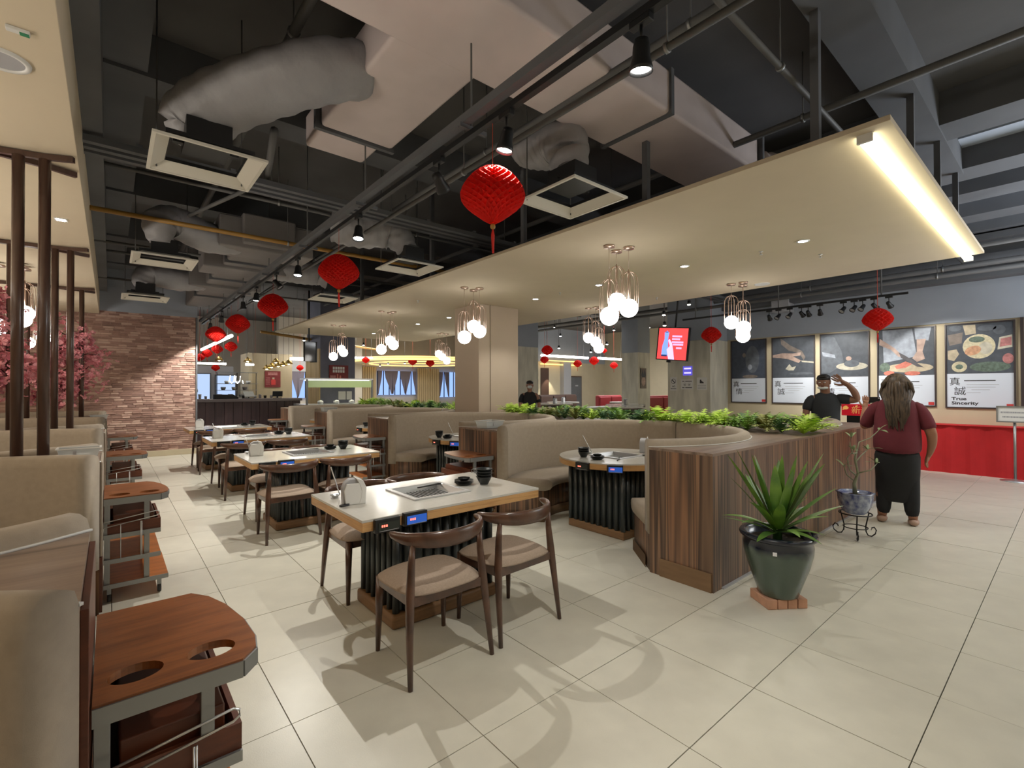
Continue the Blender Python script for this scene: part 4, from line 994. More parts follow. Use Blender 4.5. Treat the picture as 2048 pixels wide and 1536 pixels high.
for k, b_ in enumerate(BRN):
    MB().tube(b_, [.008, .006, .005, .004][:len(b_)], 6).build('branch', M_STEM, ap)
    e_ = b_[-1]; rr = random.Random(k+50)
    for q in range(5 if k in (0, 2) else 4):
        leaf(ap, rr.uniform(0, 6.28) if q else .2, rr.uniform(-.1, .9), rr.uniform(.08, .14), .011, .2, M_LFS, e_, 6)
# ------------------------------------------------------------------ people
def skin(name, verts, edges, radii, mat, parent, root=0, sub=2, m=None):
    me = bpy.data.meshes.new(name); me.from_pydata([tuple(m @ Vector(v)) if m is not None else v for v in verts], edges, []); me.materials.append(mat)
    o = bpy.data.objects.new(name, me); COL.objects.link(o); o.parent = parent
    s = o.modifiers.new('skin', 'SKIN'); s.use_smooth_shade = True; s.branch_smoothing = .3
    for i, r in enumerate(radii):
        d = me.skin_vertices[0].data[i]; d.radius = (r*1.15, r*1.15) if not isinstance(r, tuple) else (r[0]*1.15, r[1]*1.15); d.use_root = (i == root)
    u = o.modifiers.new('sub', 'SUBSURF'); u.levels = u.render_levels = sub; return o
class Rig:
    def __init__(s): s.v = []; s.e = []; s.r = []
    def p(s, co, r, frm=None):
        s.v.append(tuple(co)); s.r.append(r)
        if frm is not None: s.e.append((frm, len(s.v)-1))
        return len(s.v)-1
    def chain(s, start, pts):
        k = start
        for co, r in pts: k = s.p(co, r, k)
        return k
def hand(rig, wrist, co, d, side, spread=1.0, curl=.4, thumb=1, sc=1.0):
    """palm then five fingers; d pointing direction, side across the knuckles"""
    d = Vector(d).normalized(); s_ = Vector(side).normalized(); nrm = d.cross(s_); c = Vector(co)
    pm = rig.p(c+d*.045*sc, (.026*sc, .016*sc), wrist)
    kn = rig.p(c+d*.075*sc, (.03*sc, .013*sc), pm)
    for i, (off, l) in enumerate(((-.026, .062), (-.009, .072), (.009, .068), (.025, .052))):
        b = c+d*.085*sc+s_*off*sc; l *= sc
        t1 = b+(d*cos(curl*.5)+nrm*sin(curl*.5)+s_*off*2*spread)*l*.5
        t2 = t1+(d*cos(curl*1.4)+nrm*sin(curl*1.4))*l*.5
        rig.chain(kn, [(b, .0085*sc), (t1, .0078*sc), (t2, .006*sc)])
    tb = c+d*.03*sc+s_*-.03*thumb*sc
    rig.chain(pm, [(tb, .0105*sc), (tb+(d*.7-s_*thumb*.55+nrm*.2)*.035*sc, .009*sc), (tb+(d*1.1-s_*thumb*.6+nrm*.3)*.055*sc, .0065*sc)])
M_SK1 = M('skin_deep', rgb(138, 100, 82), .55); M_SK2 = M('skin_warm', rgb(158, 112, 88), .55); M_SK3 = M('skin_tan', rgb(150, 112, 92), .55)
M_MAROON = M('maroon_shirt', rgb(104, 38, 50), .85, var=.06, scale=(20, 20, 20), bump=.1, bscale=30)
M_BLKCL = M('black_cloth', rgb(30, 31, 35), .85, var=.1, scale=(10, 10, 10)); M_NAVY = M('dark_shirt', rgb(42, 46, 52), .85, var=.08, scale=(12, 12, 12))
M_HAIRB = M('black_hair', rgb(26, 23, 23), .5); M_HAIRS = M('streaked_brown_hair', rgb(98, 80, 64), .5, col2=rgb(42, 34, 31), scale=(60, 60, 4))
M_SHOE = M('beige_shoe', rgb(178, 148, 132), .6); M_MASK = M('white_mask', rgb(206, 214, 216), .7); M_DARK = M('near_black', rgb(20, 18, 20), .5)
def face(parent, hc, skin_m, m=None, mask=False):
    """eyes, brows, nose, mouth, ears on a head centred at hc facing +Y"""
    m = m or Matrix(); x, y, z = hc
    for s in (-1, 1):
        MB().ball((x+s*.031, y+.080, z+.005), (.014, .008, .007), 10, 6, m).build('eye', M_WHITE, parent)
        MB().ball((x+s*.031, y+.0865, z+.005), (.004, .003, .0045), 8, 5, m).build('pupil', M_DARK, parent)
        MB().ball((x+s*.031, y+.086, z+.024), (.014, .006, .003), 8, 5, m).build('eyebrow', M_DARK, parent)
        MB().ball((x+s*.081, y-.002, z-.004), (.012, .02, .032), 10, 7, m).build('ear', skin_m, parent)
    if not mask:
        MB().tube([(x, y+.085, z+.008), (x, y+.102, z-.018), (x, y+.108, z-.03), (x, y+.09, z-.038)], [.007, .010, .014, .008], 8, m=m).build('nose', skin_m, parent)
        MB().ball((x, y+.08, z-.06), (.026, .012, .007), 10, 6, m).build('mouth', M('lips', rgb(112, 58, 52), .5) if 'lips' not in bpy.data.materials else bpy.data.materials['lips'], parent)
def sweepband(pts, wx, wy, name, mat, parent, m=None):
    return MB().sweep(pts, [[(a*cos(2*pi*k/16), b*sin(2*pi*k/16)) for k in range(16)] for a, b in zip(wx, wy)], upv=(0, 1, 0), m=m).build(name, mat, parent, sub=1)

def clothes(name, mat, parent, torso, limbs, sub=1):
    m = MB()
    if torso:
        P_ = [p for p, a, b in torso]; m.sweep(P_, [[(a*cos(2*pi*k/20), b*sin(2*pi*k/20)) for k in range(20)] for p, a, b in torso], upv=(0, 1, 0))
    for l in limbs: m.tube([p for p, r in l], [r for p, r in l], 14)
    return m.build(name, mat, parent, sub=sub)

# woman seen from behind, holding up a phone
t = thing('person', 'person from behind in maroon shirt and black trousers holding up a phone', 'person', (6.545, 1.275, 0), atan2(-6.54, 1.28)+.02)
R_ = Rig(); pel = R_.p((0, 0, .86), .10)
R_.chain(pel, [((-.10, 0, .78), .08), ((-.115, .01, .62), .075), ((-.125, .02, .46), .06), ((-.13, -.01, .28), .055), ((-.13, -.02, .10), .042), ((-.135, .03, .045), .036), ((-.14, .12, .03), .028)])
R_.chain(pel, [((.10, 0, .78), .08), ((.115, .0, .62), .075), ((.12, .0, .46), .06), ((.125, -.03, .28), .055), ((.125, -.04, .10), .042), ((.13, .01, .045), .036), ((.135, .10, .03), .028)])
ch_ = R_.chain(pel, [((0, .0, 1.02), .10), ((0, 0, 1.20), .10)]); nk = R_.chain(ch_, [((0, 0, 1.30), .05), ((0, .01, 1.385), .05), ((0, .02, 1.44), .07), ((0, .03, 1.50), .088), ((0, .02, 1.56), .07)])
la = R_.chain(ch_, [((-.15, 0, 1.26), .038), ((-.23, .05, 1.14), .05), ((-.285, .12, 1.01), .043), ((-.29, .22, 1.12), .036), ((-.28, .31, 1.225), .025)])
hand(R_, la, (-.28, .31, 1.225), (.05, .15, 1), (1, .3, 0), 1, .25)
ra = R_.chain(ch_, [((.15, 0, 1.26), .038), ((.235, -.02, 1.12), .05), ((.285, -.03, .98), .045), ((.29, .02, .86), .036), ((.27, .07, .755), .026)])
hand(R_, ra, (.27, .07, .755), (-.3, .2, -1), (.3, 1, 0), 1, .5)
skin('body', R_.v, R_.e, R_.r, M_SK2, t, 0, 2)
clothes('shirt', M_MAROON, t, [((0, 0, .765), .20, .185), ((0, -.005, .80), .212, .19), ((0, -.01, .92), .212, .185), ((0, -.01, 1.05), .20, .17), ((0, -.005, 1.18), .20, .155), ((0, 0, 1.27), .19, .13), ((0, .0, 1.325), .15, .10), ((0, .01, 1.365), .085, .08), ((0, .012, 1.375), .07, .065)],
        [[((-.11, 0, 1.27), .06), ((-.175, .01, 1.255), .07), ((-.22, .035, 1.17), .072), ((-.265, .085, 1.06), .07), ((-.275, .10, 1.03), .066)], [((.11, 0, 1.27), .06), ((.175, .0, 1.255), .07), ((.22, -.01, 1.17), .072), ((.26, -.02, 1.05), .07), ((.268, -.025, 1.02), .066)]])
clothes('trousers', M_BLKCL, t, [((0, 0, .84), .17, .16), ((0, 0, .76), .185, .16), ((0, 0, .68), .17, .14)], [[((-.095, 0, .74), .095), ((-.10, .01, .58), .092), ((-.11, .01, .40), .082), ((-.118, -.01, .22), .072), ((-.122, -.02, .07), .062)], [((.095, 0, .74), .095), ((.10, 0, .58), .092), ((.11, -.01, .40), .082), ((.118, -.03, .22), .072), ((.122, -.04, .07), .062)]])
sweepband([(0, .0, .80), (0, .0, .74), (0, .0, .58), (0, .0, .40), (0, .0, .27), (0, 0, .22)], [.19, .205, .20, .19, .175, .165], [.17, .175, .15, .12, .105, .10], 'long_tunic', M_BLKCL, t)
for sx, fy in ((-1, .0), (1, -.02)):
    MB().ball((sx*.133, fy+.03, .03), (.05, .125, .032), 16, 8).build('shoe', M_SHOE, t)
    MB().ball((sx*.133, fy-.055, .035), (.042, .04, .032), 12, 8).build('shoe_heel', M_SHOE, t)
face(t, (0, .03, 1.50), M_SK2)
h = MB(); h.ball((0, .005, 1.505), (.115, .115, .118), 20, 14); rr = random.Random(5)
for i in range(46):
    x0 = rr.uniform(-.105, .105); y0 = -.085+.5*abs(x0)+rr.uniform(-.01, .01); l = rr.uniform(.6, 1)*(1-abs(x0)*2.2)
    h.tube([(x0*.55, -.06, 1.58), (x0, y0-.02, 1.50), (x0*1.15, y0-.035, 1.40), (x0*.95, -.15, 1.30), (x0*.75+rr.uniform(-.02, .02), -.178, 1.27-.17*l), (x0*.6+rr.uniform(-.03, .03), -.185, 1.25-.27*l)], [.012, .02, .019, .016, .012, .003], 6)
for s in (-1, 1):
    for q in range(6): h.tube([(s*.06, .0, 1.58), (s*.115, .01-.02*q, 1.50), (s*(.118+.004*q), -.01*q, 1.42), (s*.11, -.03, 1.35-.012*q)], [.02, .022, .016, .004], 6)
h.build('hair', M_HAIRS, t)
ph = thing('phone', 'dark smartphone held up by the person in the maroon shirt', 'phone', (6.545, 1.275, 0), atan2(-6.54, 1.28)+.02)
MB().box(-.285, -.14, .345, .354, 1.285, 1.355, T(0, 0, .0)).build('phone_body', M_BLACK, ph, bev=.004); MB().box(-.16, -.145, .342, .345, 1.335, 1.35).build('camera_bump', M_GREYP, ph)

# man in dark shirt, mask under the chin, hand to his temple (local +Y faces the camera)
t = thing('person', 'person in a dark shirt with mask under the chin, raising a hand to the temple', 'person', (8.06, 2.40, 0), atan2(8.06, -2.4)+.15)
R_ = Rig(); pel = R_.p((0, 0, .92), .09)
for s in (-1, 1): R_.chain(pel, [((s*.09, 0, .84), .075), ((s*.1, .01, .68), .065), ((s*.1, .02, .50), .052), ((s*.1, -.01, .30), .048), ((s*.1, -.02, .10), .038), ((s*.1, .04, .045), .035), ((s*.11, .15, .03), .027)])
ch_ = R_.chain(pel, [((0, 0, 1.06), .09), ((0, 0, 1.22), .09)]); nk = R_.chain(ch_, [((0, 0, 1.34), .065), ((.0, .015, 1.42), .052), ((.02, .04, 1.475), .062), ((.03, .04, 1.545), .082), ((.03, .025, 1.61), .066)])
ra = R_.chain(ch_, [((-.17, 0, 1.32), .055), ((-.27, .05, 1.29), .05), ((-.375, .09, 1.29), .046), ((-.33, .11, 1.41), .042), ((-.25, .12, 1.515), .031)])
hand(R_, ra, (-.25, .12, 1.515), (.75, .0, .5), (-.5, .15, .75), 1.4, .35, sc=1.45)
la = R_.chain(ch_, [((.17, 0, 1.32), .055), ((.235, .0, 1.18), .048), ((.26, .03, 1.02), .04), ((.24, .12, .92), .034), ((.2, .2, .86), .024)])
hand(R_, la, (.2, .2, .86), (-.2, .6, -.6), (1, .2, 0), 1, .5)
skin('body', R_.v, R_.e, R_.r, M_SK1, t, 0, 2)
clothes('shirt', M_NAVY, t, [((0, 0, .82), .185, .14), ((0, 0, .95), .185, .14), ((0, 0, 1.08), .18, .14), ((0, 0, 1.22), .195, .138), ((0, 0, 1.31), .19, .12), ((0, .005, 1.365), .13, .09), ((0, .012, 1.40), .065, .062)],
        [[((-.12, 0, 1.31), .065), ((-.19, .015, 1.305), .075), ((-.25, .035, 1.295), .074), ((-.315, .06, 1.285), .07)], [((.12, 0, 1.31), .065), ((.18, .0, 1.295), .075), ((.22, .0, 1.21), .072), ((.245, .01, 1.11), .07)]])
clothes('trousers', M_BLKCL, t, [((0, 0, .92), .165, .13), ((0, 0, .82), .175, .135), ((0, 0, .74), .165, .12)], [[((s*.085, 0, .80), .09), ((s*.1, .01, .6), .09), ((s*.1, .01, .42), .078), ((s*.1, -.01, .24), .07), ((s*.1, -.02, .08), .062)] for s in (-1, 1)])
for s in (-1, 1): MB().ball((s*.11, .07, .035), (.045, .135, .036), 14, 8).build('shoe', M_BLKCL, t)
hm = T(.03, .04, 1.545) @ RZ(-.35) @ RX(-.12) @ T(-.0, -.0, -1.545)
face(t, (0, 0, 1.545), M_SK1, hm)
m = MB(); m.ball((0, -.02, 1.60), (.09, .092, .062), 18, 12, hm); m.ball((0, -.045, 1.55), (.088, .06, .07), 16, 10, hm); m.ball((0, .04, 1.635), (.066, .045, .026), 14, 8, hm); m.build('hair', M_HAIRB, t)
MB().ball((0, .045, 1.467), (.07, .06, .026), 16, 8, hm).build('mask', M_MASK, t)

# masked staff member far behind the ferns
t = thing('person', 'masked person in black standing beyond the ferns by the cream column', 'person', (7.92, 8.72, 0), atan2(7.92, -8.72))
R_ = Rig(); pel = R_.p((0, 0, .92), .09)
for s in (-1, 1): R_.chain(pel, [((s*.09, 0, .84), .07), ((s*.1, 0, .5), .06), ((s*.1, 0, .3), .052), ((s*.1, 0, .1), .036), ((s*.1, .1, .03), .027)])
ch_ = R_.chain(pel, [((0, 0, 1.06), .085), ((0, 0, 1.22), .085)]); R_.chain(ch_, [((0, 0, 1.33), .06), ((0, .01, 1.41), .048), ((0, .02, 1.47), .066), ((0, .02, 1.54), .082), ((0, .01, 1.60), .064)])
for s in (-1, 1):
    q = R_.chain(ch_, [((s*.165, 0, 1.32), .052), ((s*.215, 0, 1.16), .045), ((s*.23, .02, 1.02), .038), ((s*.22, .06, .88), .03), ((s*.21, .08, .8), .022)]); hand(R_, q, (s*.21, .08, .8), (0, .2, -1), (0, 1, .2), 1, .4)
skin('body', R_.v, R_.e, R_.r, M_SK3, t, 0, 2)
clothes('shirt', M_BLKCL, t, [((0, 0, .82), .17, .125), ((0, 0, .95), .165, .125), ((0, 0, 1.08), .165, .125), ((0, 0, 1.22), .185, .13), ((0, 0, 1.30), .18, .11), ((0, .005, 1.355), .12, .08), ((0, .012, 1.39), .06, .058)],
        [[((s*.12, 0, 1.30), .06), ((s*.18, .0, 1.29), .07), ((s*.21, .0, 1.2), .068), ((s*.225, .01, 1.09), .066)] for s in (-1, 1)])
clothes('trousers', M_BLKCL, t, [((0, 0, .92), .15, .12), ((0, 0, .82), .16, .125), ((0, 0, .74), .15, .11)], [[((s*.085, 0, .80), .085), ((s*.1, 0, .42), .075), ((s*.1, 0, .08), .06)] for s in (-1, 1)])
face(t, (0, .02, 1.54), M_SK3, None, True)
m = MB(); m.ball((0, .0, 1.60), (.09, .094, .06), 18, 12); m.ball((0, -.03, 1.55), (.088, .06, .07), 16, 10); m.build('hair', M_HAIRB, t); MB().ball((0, .062, 1.50), (.062, .05, .048), 16, 9).build('mask', M_MASK, t)
# ------------------------------------------------------------------ lettering queue
TEXTS = []
def text(s, size, mat, parent, m, name='lettering', align='LEFT', bold=0, sx=1): TEXTS.append((s, size, mat, parent, m, name, align, bold, sx))
MX = Matrix(((0, 0, -1, 0), (-1, 0, 0, 0), (0, 1, 0, 0), (0, 0, 0, 1)))   # text plane facing -X
MY = Matrix(((1, 0, 0, 0), (0, 0, -1, 0), (0, 1, 0, 0), (0, 0, 0, 1)))    # text plane facing -Y
def flat(parent, pts, mat, off, name='print', fr=MX):
    """a printed patch: outline in u (rightwards), v (up)"""
    m = MB(); n = len(pts); m.add([(u, v, off) for u, v in pts], [tuple(range(n))]); 
    m.v = [tuple(fr @ Vector(p)) for p in m.v]
    return m.build(name, mat, parent, fix=False)
def ell(cx, cy, a, b, n=24, rot=0):
    return [(cx+a*cos(2*pi*i/n)*cos(rot)-b*sin(2*pi*i/n)*sin(rot), cy+a*cos(2*pi*i/n)*sin(rot)+b*sin(2*pi*i/n)*cos(rot)) for i in range(n)]
def rc(x0, x1, y0, y1): return [(x0, y0), (x1, y0), (x1, y1), (x0, y1)]
def cm(n, *c, var=.2, sc=13): return M(n, rgb(*c), .6, var=var, scale=(sc, sc, sc), det=5)
C_DK = cm('print_dark', 72, 78, 88, var=.15); C_DK2 = cm('print_dark_blue', 66, 74, 90, var=.15); C_SKIN = cm('print_skin', 176, 152, 142); C_SKD = cm('print_skin_dim', 122, 112, 106)
C_SHIRT = cm('print_shirt', 150, 158, 172); C_SHD = cm('print_shirt_dim', 92, 98, 108); C_PLATE = cm('print_plate', 186, 182, 168); C_KNIFE = cm('print_knife', 84, 82, 88); C_RED = cm('print_tomato', 196, 116, 102, sc=24)
C_GREEN = cm('print_greens', 92, 108, 98, sc=24, var=.4); C_BOARD = cm('print_board', 180, 168, 146); C_GREY = M('print_grey', rgb(150, 152, 158), .6); C_BROTH = cm('print_broth', 196, 188, 160, sc=26, var=.22); C_ORNG = cm('print_shrimp', 190, 146, 116, sc=26, var=.25); C_MEAT = cm('print_meat', 176, 118, 118, sc=22, var=.3)
M_FRAME = M('poster_frame', rgb(60, 52, 54), .4); M_LOGO = M('logo_red', rgb(196, 60, 60), .5); M_WHITEP2 = M('poster_paper', rgb(208, 216, 230), .5)
def poster(k, y0, y1, z0, z1, zs, chars, label):
    W_, H_ = y0-y1, z1-z0
    t = thing('wall_poster', label, 'poster', (11.35, y0, z0), 0, 'framed posters on the cream wall')
    MB().plate([rc(0, W_, 0, H_), rc(.022, W_-.022, .022, H_-.022)[::-1]], 0, .03, MX).build('frame', M_FRAME, t, bev=.002)
    flat(t, rc(.02, W_-.02, zs, H_-.02), C_DK if k else C_DK2, .012, 'photo_print'); flat(t, rc(.02, W_-.02, .02, zs), M_WHITEP2, .012, 'text_panel')
    hp = H_-zs; P = lambda u, v: (.02+u*(W_-.04), zs+v*(hp-.02))
    def F(pts, mat, off=.013): flat(t, [P(*p) for p in pts], mat, off)
    if k == 0:
        F(ell(.62, .5, .2, .36), C_SHD); F(ell(.38, .62, .05, .06), C_SKD, .014); F(ell(.55, .05, .22, .045), C_SKD, .014); F(ell(.55, .3, .06, .07), C_SHIRT, .014)
    if k == 1:
        F([(.2, 1), (.45, .8), (.72, .65), (.8, .5), (.76, .42), (.66, .6), (.4, .68), (.22, .84)], C_SKD); F([(0, .58), (.25, .62), (.5, .6), (.7, .62), (.68, .54), (.5, .53), (.7, .42), (.64, .36), (.4, .46), (.2, .5), (0, .52)], C_SKIN, .014)
        F([(.7, .42), (1, .38), (1, .34), (.72, .38)], C_PLATE, .015); F([(.32, .22), (.42, .34), (.48, .26), (.58, .28), (.52, .18), (.4, .18)], C_PLATE, .015); F(ell(.7, .1, .28, .03), C_SHD, .014)
    if k == 2:
        F([(.0, .95), (.3, .92), (.45, .6), (.5, .3), (.2, .1), (0, .1)], C_SHD); F([(.02, .6), (.3, .52), (.32, .44), (.04, .5)], C_SHIRT, .014); F(ell(.66, .24, .33, .09), C_PLATE, .014); F(ell(.66, .3, .16, .08), C_SHD, .015); F(ell(.6, .42, .06, .05), C_SKIN, .015); F(ell(.18, .86, .15, .1), C_SHD, .0145)
    if k == 3:
        F([(.08, 1), (.62, 1), (.7, .4), (.1, .28)], C_SHIRT); F([(.66, 1), (.95, 1), (.9, .72), (.68, .76)], C_SHIRT, .014); F([(.03, .82), (.3, .6), (.45, .42), (.38, .4), (.24, .56), (.02, .68)], C_SKIN, .016)
        F([(.7, .76), (.86, .76), (.8, .5), (.84, .34), (.7, .28), (.62, .36), (.7, .5)], C_SKIN, .016); F([(.38, .5), (.5, .42), (.82, .16), (.7, .18), (.42, .38)], C_KNIFE, .017)
        F(ell(.56, .16, .42, .1), C_BOARD, .015); F([(.3, .2), (.5, .3), (.62, .24), (.5, .16), (.34, .14)], C_RED, .0165); F(ell(.2, .05, .1, .05), C_RED, .016); F(ell(.62, .04, .14, .045), C_RED, .016); F(ell(.12, .18, .1, .1), C_GREEN, .0152)
    if k == 4:
        F(ell(.5, .54, .26, .26), C_DK2, .013); F(ell(.5, .54, .245, .245), C_BROTH, .014); F(ell(.41, .46, .13, .09, rot=.4), C_ORNG, .015); F(ell(.47, .68, .12, .06), C_GREEN, .0148); F(ell(.6, .5, .1, .12), C_PLATE, .0149)
        F(ell(.14, .93, .1, .06), C_SHD, .014); F([(.26, .98), (.45, .98), (.46, .8), (.3, .78)], C_BOARD, .014); F([(.8, .7), (.98, .74), (.98, .5), (.77, .46)], C_PLATE, .014); F([(.82, .67), (.97, .7), (.97, .54), (.8, .51)], C_MEAT, .015)
        F([(.02, .48), (.16, .5), (.2, .4), (.12, .26), (.02, .3)], C_BOARD, .014); F(ell(.2, .14, .12, .11), C_BROTH, .014); F(ell(.2, .14, .06, .05), C_GREEN, .015); F(ell(.66, .13, .3, .1), C_GREEN, .014); F([(.02, .8), (.26, .84), (.24, .62), (.05, .58)], C_SKD, .014); F(ell(.92, .28, .08, .1), C_MEAT, .014); F(ell(.62, .9, .14, .06), C_SHD, .014); F(ell(.8, .85, .09, .09), C_SHD, .014)
    fr = lambda u, v, o=.0135: MX @ T(u, v, o)
    text(chars[0], .15, M_INK, t, fr(.05, zs-.19)); text(chars[1], .16, M_INK, t, fr(.11, zs-.36))
    if k in (3, 4): text('True', .075, M_INK, t, fr(.08, zs-.46), bold=.002, sx=1.3); text('Sincerity', .075, M_INK, t, fr(.08, zs-.535), bold=.002, sx=1.3)
    for q, (u0, u1, dv) in enumerate(((.24, .62, .12), (.27, .66, .19), (.27, .62, .235), (.33, .55, .28), (.27, .44, .33))):
        flat(t, rc(W_*u0/.85, W_*u1/.85, zs-dv-.006*(q == 0)-.003, zs-dv+.003+.003*(q == 0)), C_GREY if q else M_INK, .0135, 'print_line')
    flat(t, rc(W_-.11, W_-.03, .03, .085), M_LOGO, .0135, 'logo_patch')
    text('HI', .03, M_WHITEP2, t, fr(W_-.095, .045, .0142)) if False else None
poster(0, 5.34, 4.53, 1.115, 2.575, .565, '真情', 'framed poster with a dark blue blurred photo, leftmost on the cream wall')
poster(1, 4.42, 3.56, 1.115, 2.575, .565, '真誠', 'framed poster of two hands over a dark plate, second from the concrete column')
poster(2, 3.47, 2.62, 1.115, 2.575, .565, '真情', 'framed poster of a cook and a white plate, behind the person with raised hand')
poster(3, 2.50, 1.64, 1.115, 2.575, .575, '真誠', 'framed poster of hands chopping tomatoes, behind the person in maroon')
poster(4, 1.52, .655, 1.10, 2.575, .60, '真誠', 'framed poster of a round hot pot among ingredients, rightmost on the cream wall')
struct(MB().box(11.3, 11.352, .56, .60, 1.1, 2.6).build('trim_1', M_FRAME))

# red covered table and sign stand
M_REDC = M('red_cloth', rgb(186, 28, 34), .8, var=.06, scale=(6, 6, 6), bump=.1, bscale=25)
t = thing('covered_table', 'long table covered by a red cloth to the floor along the cream wall', 'table', (0, 0, 0))
ys = [1.83-.06*i for i in range(76)]
front = [(11.0-.075*(1.83-y)*0+.012*sin(y*21)+.006*sin(y*47), y) for y in ys]
MB().prism(front+[(11.33, ys[-1]), (11.33, 1.83)], .0, .81, smooth=False).build('table_cloth_skirt', M_REDC, t)
MB().box(10.97, 11.34, ys[-1], 1.84, .81, .825).build('cloth_top', M_REDC, t, bev=.006)
t = thing('sign_stand', 'grey metal stand with a framed white notice before the red table', 'sign', (10.75, .64, 0))
MB().lathe([(0, 0), (.17, 0), (.17, .012), (.05, .025), (.02, .04), (0, .04)], 28).build('base', M_STEEL, t)
MB().tube([(0, 0, .03), (0, 0, .93)], .017, 12).build('post', M_STEELD, t)
m5 = T(-.02, .20, .915) @ MX
MB().plate([rc(-.0, .46, 0, .255), rc(.018, .442, .018, .237)[::-1]], 0, .02, m5).build('frame', M_STEELD, t); MB().box(.01, .45, .01, .245, .002, .008, m5).build('notice', M_WHITEP, t)
for v, u0, u1 in ((.155, .05, .40), (.085, .07, .38)):
    u = u0; rr = random.Random(int(v*100))
    while u < u1: w2 = rr.uniform(.008, .016); MB().box(u, u+w2, v-.012, v+.012, .008, .0086, m5).build('print_mark', C_GREY, t); u += w2+.004

# festive box and the stands behind the people
t = thing('festive_banner_box', 'red festive greeting box with gold characters on a black stand', 'sign', (8.9, 2.43, 1.025))
MB().box(0, .3, -.72, 0, 0, .175).build('box_body', M('banner_red', rgb(176, 18, 34), .5, emit=rgb(200, 20, 40), es=.25), t, bev=.004)
M_GOLD = M('gold_print', rgb(232, 188, 110), .4, emit=rgb(232, 188, 110), es=.2)
text('新春大吉', .125, M_GOLD, t, T(-.002, -.13, .04) @ MX)
for u, v, r in ((.05, .13, .035), (.07, .115, .03), (.2, .15, .02), (.3, .155, .018), (.03, .10, .02)): flat(t, ell(u, v, r, r*.6, 14, .5), M_GOLD, .0015)
t = thing('display_stand', 'black stand on a stepped pale base under the festive box', 'stand', (8.9, 2.2, 0))
MB().box(0, .4, -.5, .16, .88, 1.024).build('top_tray', M_BLACK, t, bev=.004); MB().box(.02, .5, -.5, .32, .8, .88).build('step', M_CREAMW, t); MB().box(.0, .5, -.55, .42, 0, .8).build('cabinet', M_CREAMW, t, bev=.004)
for k, (ya, yb, nm) in enumerate(((5.26, 4.27, 'nearer the concrete column'), (4.16, 3.4, 'behind the person with raised hand'))):
    t = thing('side_rail', 'dark wood topped low rail against the cream wall, '+nm, 'rail', (10.9, 0, 0), 0, 'low rails at the poster wall')
    MB().box(-.05, .05, yb, ya, .785, .815).build('top_bar', M_DARKW, t)
    n = 7
    for q in range(n+1): y = yb+.03+(ya-yb-.06)*q/n; MB().tube([(0, y, 0), (0, y, .79)], .008, 6).build('baluster', M_IRON, t)

# suspended red screen, wall notices
t = thing('menu_screen', 'red advertising screen hanging beside the concrete column', 'screen', (9.6, 6.23, 2.14), radians(5)); t.rotation_euler = (radians(6), 0, radians(5))
MS = MX @ Matrix(((1, .09, 0, 0), (-.05, 1, 0, 0), (0, 0, 1, 0), (0, 0, 0, 1)))
def est(n, c, s): return emis(n, rgb(*c), s)
MB().box(.0, .06, -.72, .03, -.02, .72, T(.0, 0, 0)).build('housing', M_BLACK, t, bev=.004)
S1 = est('screen_red', (226, 60, 60), 1.25); S2 = est('screen_blue', (110, 140, 220), 1.2); S3 = est('screen_pale', (196, 170, 226), 1.2); S4 = est('screen_pink', (240, 150, 190), 1.2); S5 = est('screen_dark', (40, 50, 90), 1)
flat(t, rc(0, .69, 0, .70), S1, .002, 'display')
flat(t, [(.1, .08), (.25, .08), (.25, .3), (.235, .45), (.25, .6), (.2, .64), (.14, .6), (.15, .45), (.11, .3)], S2, .003); flat(t, rc(.1, .24, .06, .1), S5, .0035); flat(t, rc(.16, .23, .60, .62), S5, .0035)
flat(t, [(.28, 0), (.42, 0), (.38, .2), (.34, .36), (.27, .46), (.24, .42), (.29, .3), (.22, .22)], S3, .004)
for v, u0, u1 in ((.52, .33, .56), (.455, .33, .52), (.39, .33, .6), (.335, .36, .6), (.26, .44, .57)): flat(t, rc(u0, u1, v-.02, v+.02), S4, .003, 'screen_text')
MB().tube([(.04, -.36, .7), (.04, -.36, 2.1)], .02, 8).build('ceiling_pole', M_BLACK, t)
MB().box(.0, .08, -.30, -.24, -.07, -.02).build('bracket', M_BLACK, t)
def notice(y0, y1, z0, z1, label, mat=None):
    t = thing('wall_notice', label, 'sign', (10.499, y0, z0), 0, 'notices on the concrete column'); MB().box(-.004, 0, -(y0-y1), 0, 0, z1-z0).build('sheet', mat or M_WHITEP, t); return t, y0-y1, z1-z0
t, a, b = notice(6.44, 6.26, 1.40, 1.73, 'white no smoking notice, lowest left on the concrete column')
MB().plate([ell(a/2, b*.68, .062, .062), ell(a/2, b*.68, .052, .052)[::-1]], .0045, .0055, MX).build('ring_mark', M_INK, t); flat(t, [(a/2-.045, b*.68+.03), (a/2-.03, b*.68+.045), (a/2+.045, b*.68-.03), (a/2+.03, b*.68-.045)], M_INK, .006)
text('NO', .05, M_INK, t, T(-.005, -.055, .085) @ MX, bold=.001); text('SMOKING', .033, M_INK, t, T(-.005, -.015, .035) @ MX, bold=.001)
t, a, b = notice(6.15, 5.84, 1.43, 1.665, 'white notice with two round symbols, middle of the concrete column')
for u in (.1, .21): MB().plate([ell(u, .115, .036, .036), ell(u, .115, .028, .028)[::-1]], .0045, .0055, MX).build('ring_mark', C_GREY, t); flat(t, ell(u, .11, .018, .01, 10), M_INK, .005)
for v in (.19, .04): flat(t, rc(.03, .09, v-.008, v+.008), M_INK, .005, 'print_line'); flat(t, rc(.11, .28, v-.008, v+.008), M_INK, .005, 'print_line')
t, a, b = notice(5.745, 5.50, 1.42, 1.705, 'white notice with a dark shoe symbol, right on the concrete column')
